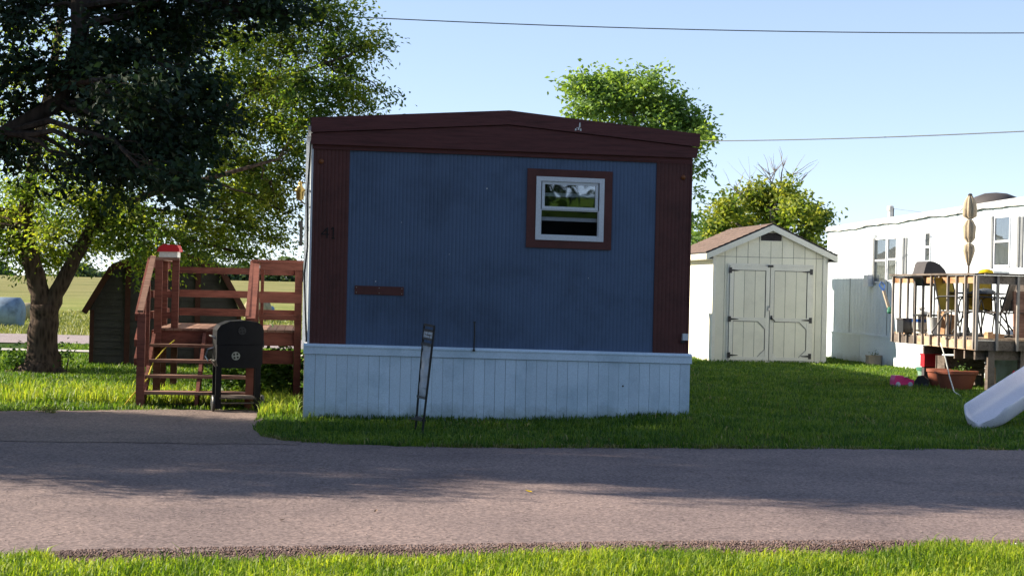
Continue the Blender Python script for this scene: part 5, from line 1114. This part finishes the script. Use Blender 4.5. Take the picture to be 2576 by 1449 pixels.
mb.add(vs, [(i*5+j, i*5+j+1, (i+1)*5+j+1, (i+1)*5+j) for i in range(8) for j in range(4)])
o = obj('hanging_tarp', mb, M['tarp'], None, smooth=True, fixn=False); o.modifiers.new('th', 'SOLIDIFY').thickness = .004; o.location = (tp.x, 26.2, .08); o['label'] = 'pale blue crumpled tarp hanging below the deck behind the slide'; o['category'] = 'tarp'
q = P(2549, 945, 21.5); rb = lump('red_toy', 'red toy behind the lilac slide', 'toy', (q.x+.0, 21.5, q.z-.12), .09, M['red'], 1.3, 12)
rb.location.z = .0; rb.scale = (1, 1, 4.4)
cw = [P(2366,862,24.9), P(2378,900,24.8), P(2388,945,24.7), P(2400,985,24.4), P(2416,1000,24.0)]; cw[-1].z = .03; cw[-2].z = max(.04, cw[-2].z)
o = obj('rope', MB().tube(cw, .010, 6), M['cord_white'], None, smooth=True); o['label'] = 'thin white cord hanging from the deck rim down to the lawn'; o['category'] = 'cord'
bx0 = G(2197, 921); pb = thing('planter_box', 'small tan planter box against the white home skirting', 'planter', (bx0.x, bx0.y, 0), TH)
obj('box', MB().box(-.14,.14,-.1,.1,0,.21), M['planter'], pb); obj('rim', MB().box(-.15,.15,-.11,.11,.21,.235), M['planter'], pb)
bush('planter_flowers', 'small plants growing in the tan planter box', bx0.x, bx0.y, .22, .1, .12, 50, .035, M['leaf_bush'], 'plant', seed=23)

# ---------------------------------------------------------------- slide
sl_ = G(2468, 1080); SD_ = thing('plastic_slide', 'pale lilac plastic slide coming down onto the lawn at the right edge', 'slide', (sl_.x, sl_.y, 0), 0)
cl = [P(2462,1066,18.15), P(2490,1050,18.35), P(2528,1024,18.75), P(2574,992,19.3), P(2634,952,20.0), P(2720,890,20.9), P(2820,830,21.9)]
cl = [c_-Vector(SD_.location) for c_ in cl]
n_ = 36; pts = []
for i in range(n_+1):
    t = i/n_*(len(cl)-1); k = min(int(t), len(cl)-2); pts.append(cl[k].lerp(cl[k+1], t-k))
for _ in range(4): pts = [pts[0]]+[(pts[i-1]+pts[i]*2+pts[i+1])/4 for i in range(1, len(pts)-1)]+[pts[-1]]
sec = [(-.27,.14),(-.255,.175),(-.235,.165),(-.20,.03),(-.14,-.01),(0,-.02),(.14,-.01),(.20,.03),(.235,.165),(.255,.175),(.27,.14),(.24,-.03),(.15,-.07),(0,-.08),(-.15,-.07),(-.24,-.03)]
vs = []
for i, p in enumerate(pts):
    d = (pts[min(i+1, n_)]-pts[max(i-1, 0)]).normalized(); sd = d.cross(Vector((0,0,1))).normalized(); u_ = sd.cross(d)
    e = min(1, .35+.65*min(1, i/4)**.5); hs = min(1, .2+i/5)
    for a_, b_ in sec: vs.append(p+sd*a_*e+u_*(b_*hs if b_ > 0 else b_))
ns = len(sec); mb = MB().add(vs, [(i*ns+k, i*ns+(k+1) % ns, (i+1)*ns+(k+1) % ns, (i+1)*ns+k) for i in range(n_) for k in range(ns)]+[tuple(range(ns)), tuple(n_*ns+k for k in range(ns-1, -1, -1))])
ch = obj('chute', mb, M['slide'], SD_, smooth=True); ch.data.update(); ss = ch.modifiers.new('sub', 'SUBSURF'); ss.levels = 2; ss.render_levels = 2
obj('foot', MB().lathe([(.12,0),(.16,.03),(.17,.09)], (.03,.05,-.02), 16), M['slide_foot'], SD_, smooth=2)
e_ = cl[-1]
for s_ in (-.25, .25): obj('ladder_rail', MB().bar(e_+Vector((.5,s_,-e_.z)), e_+Vector((.0,s_,.3)), .05, .05), M['slide'], SD_)
for k in range(4): obj('rung', MB().bar(e_+Vector((.5-.5*(k+1)/5,-.25,-e_.z*(1-(k+1)/5))), e_+Vector((.5-.5*(k+1)/5,.25,-e_.z*(1-(k+1)/5))), .06, .03), M['slide_foot'], SD_)

# ---------------------------------------------------------------- wires
def wire(pts, r_, label):
    mb = MB(); q = []
    for i in range(25): t = i/24; a_, b_ = Vector(pts[0]), Vector(pts[1]); q.append(a_.lerp(b_, t)-Vector((0,0,pts[2]*4*t*(1-t))))
    mb.tube(q, r_, 6); o = obj('overhead_wire', mb, M['wire'], None, smooth=True); o['label'] = label; o['category'] = 'wire'; return o
wire((P(300, 8, 30), P(3200, 76, 30), .25), .010, 'long overhead wire crossing the upper sky above the home roof')
wire((P(1500, 354, 36), P(3100, 300, 24), .12), .010, 'lower overhead wire leaving the home roof toward the right')

# ---------------------------------------------------------------- litter on the asphalt
random.seed(2)
for i, (px, py, lab) in enumerate([(710, 1312, 'curled pale leaf on the sunlit middle of the road'), (945, 1290, 'tiny fallen leaf on the sunlit road right of the curled one'), (1330, 1240, 'small yellow leaf on the shaded road edge'), (570, 1428, 'brown leaf lying in the near grass'), (1407, 1388, 'orange leaf at the gravel verge below the home'), (2552, 1374, 'white scrap at the gravel edge on the far right')]):
    g_ = G(px, py); mb = MB(); s_ = .022+.006*(i % 3)
    mb.add([(-s_,0,.0),(-s_*.2,-s_*.5,.006),(s_,0,.012),(s_*.1,s_*.5,.004),(0,0,-.002)], [(0,1,4),(1,2,4),(2,3,4),(3,0,4)])
    o = obj('fallen_leaf', mb, [M['planter'], M['soil'], M['yellow'], M['soil'], M['orange'], M['white']][i], None, fixn=False); o.location = (g_.x, g_.y, .012 if i not in (3,) else .07); o.rotation_euler = (0,0,i*1.3)
    o['label'] = lab; o['category'] = 'leaf' if i < 5 else 'scrap'
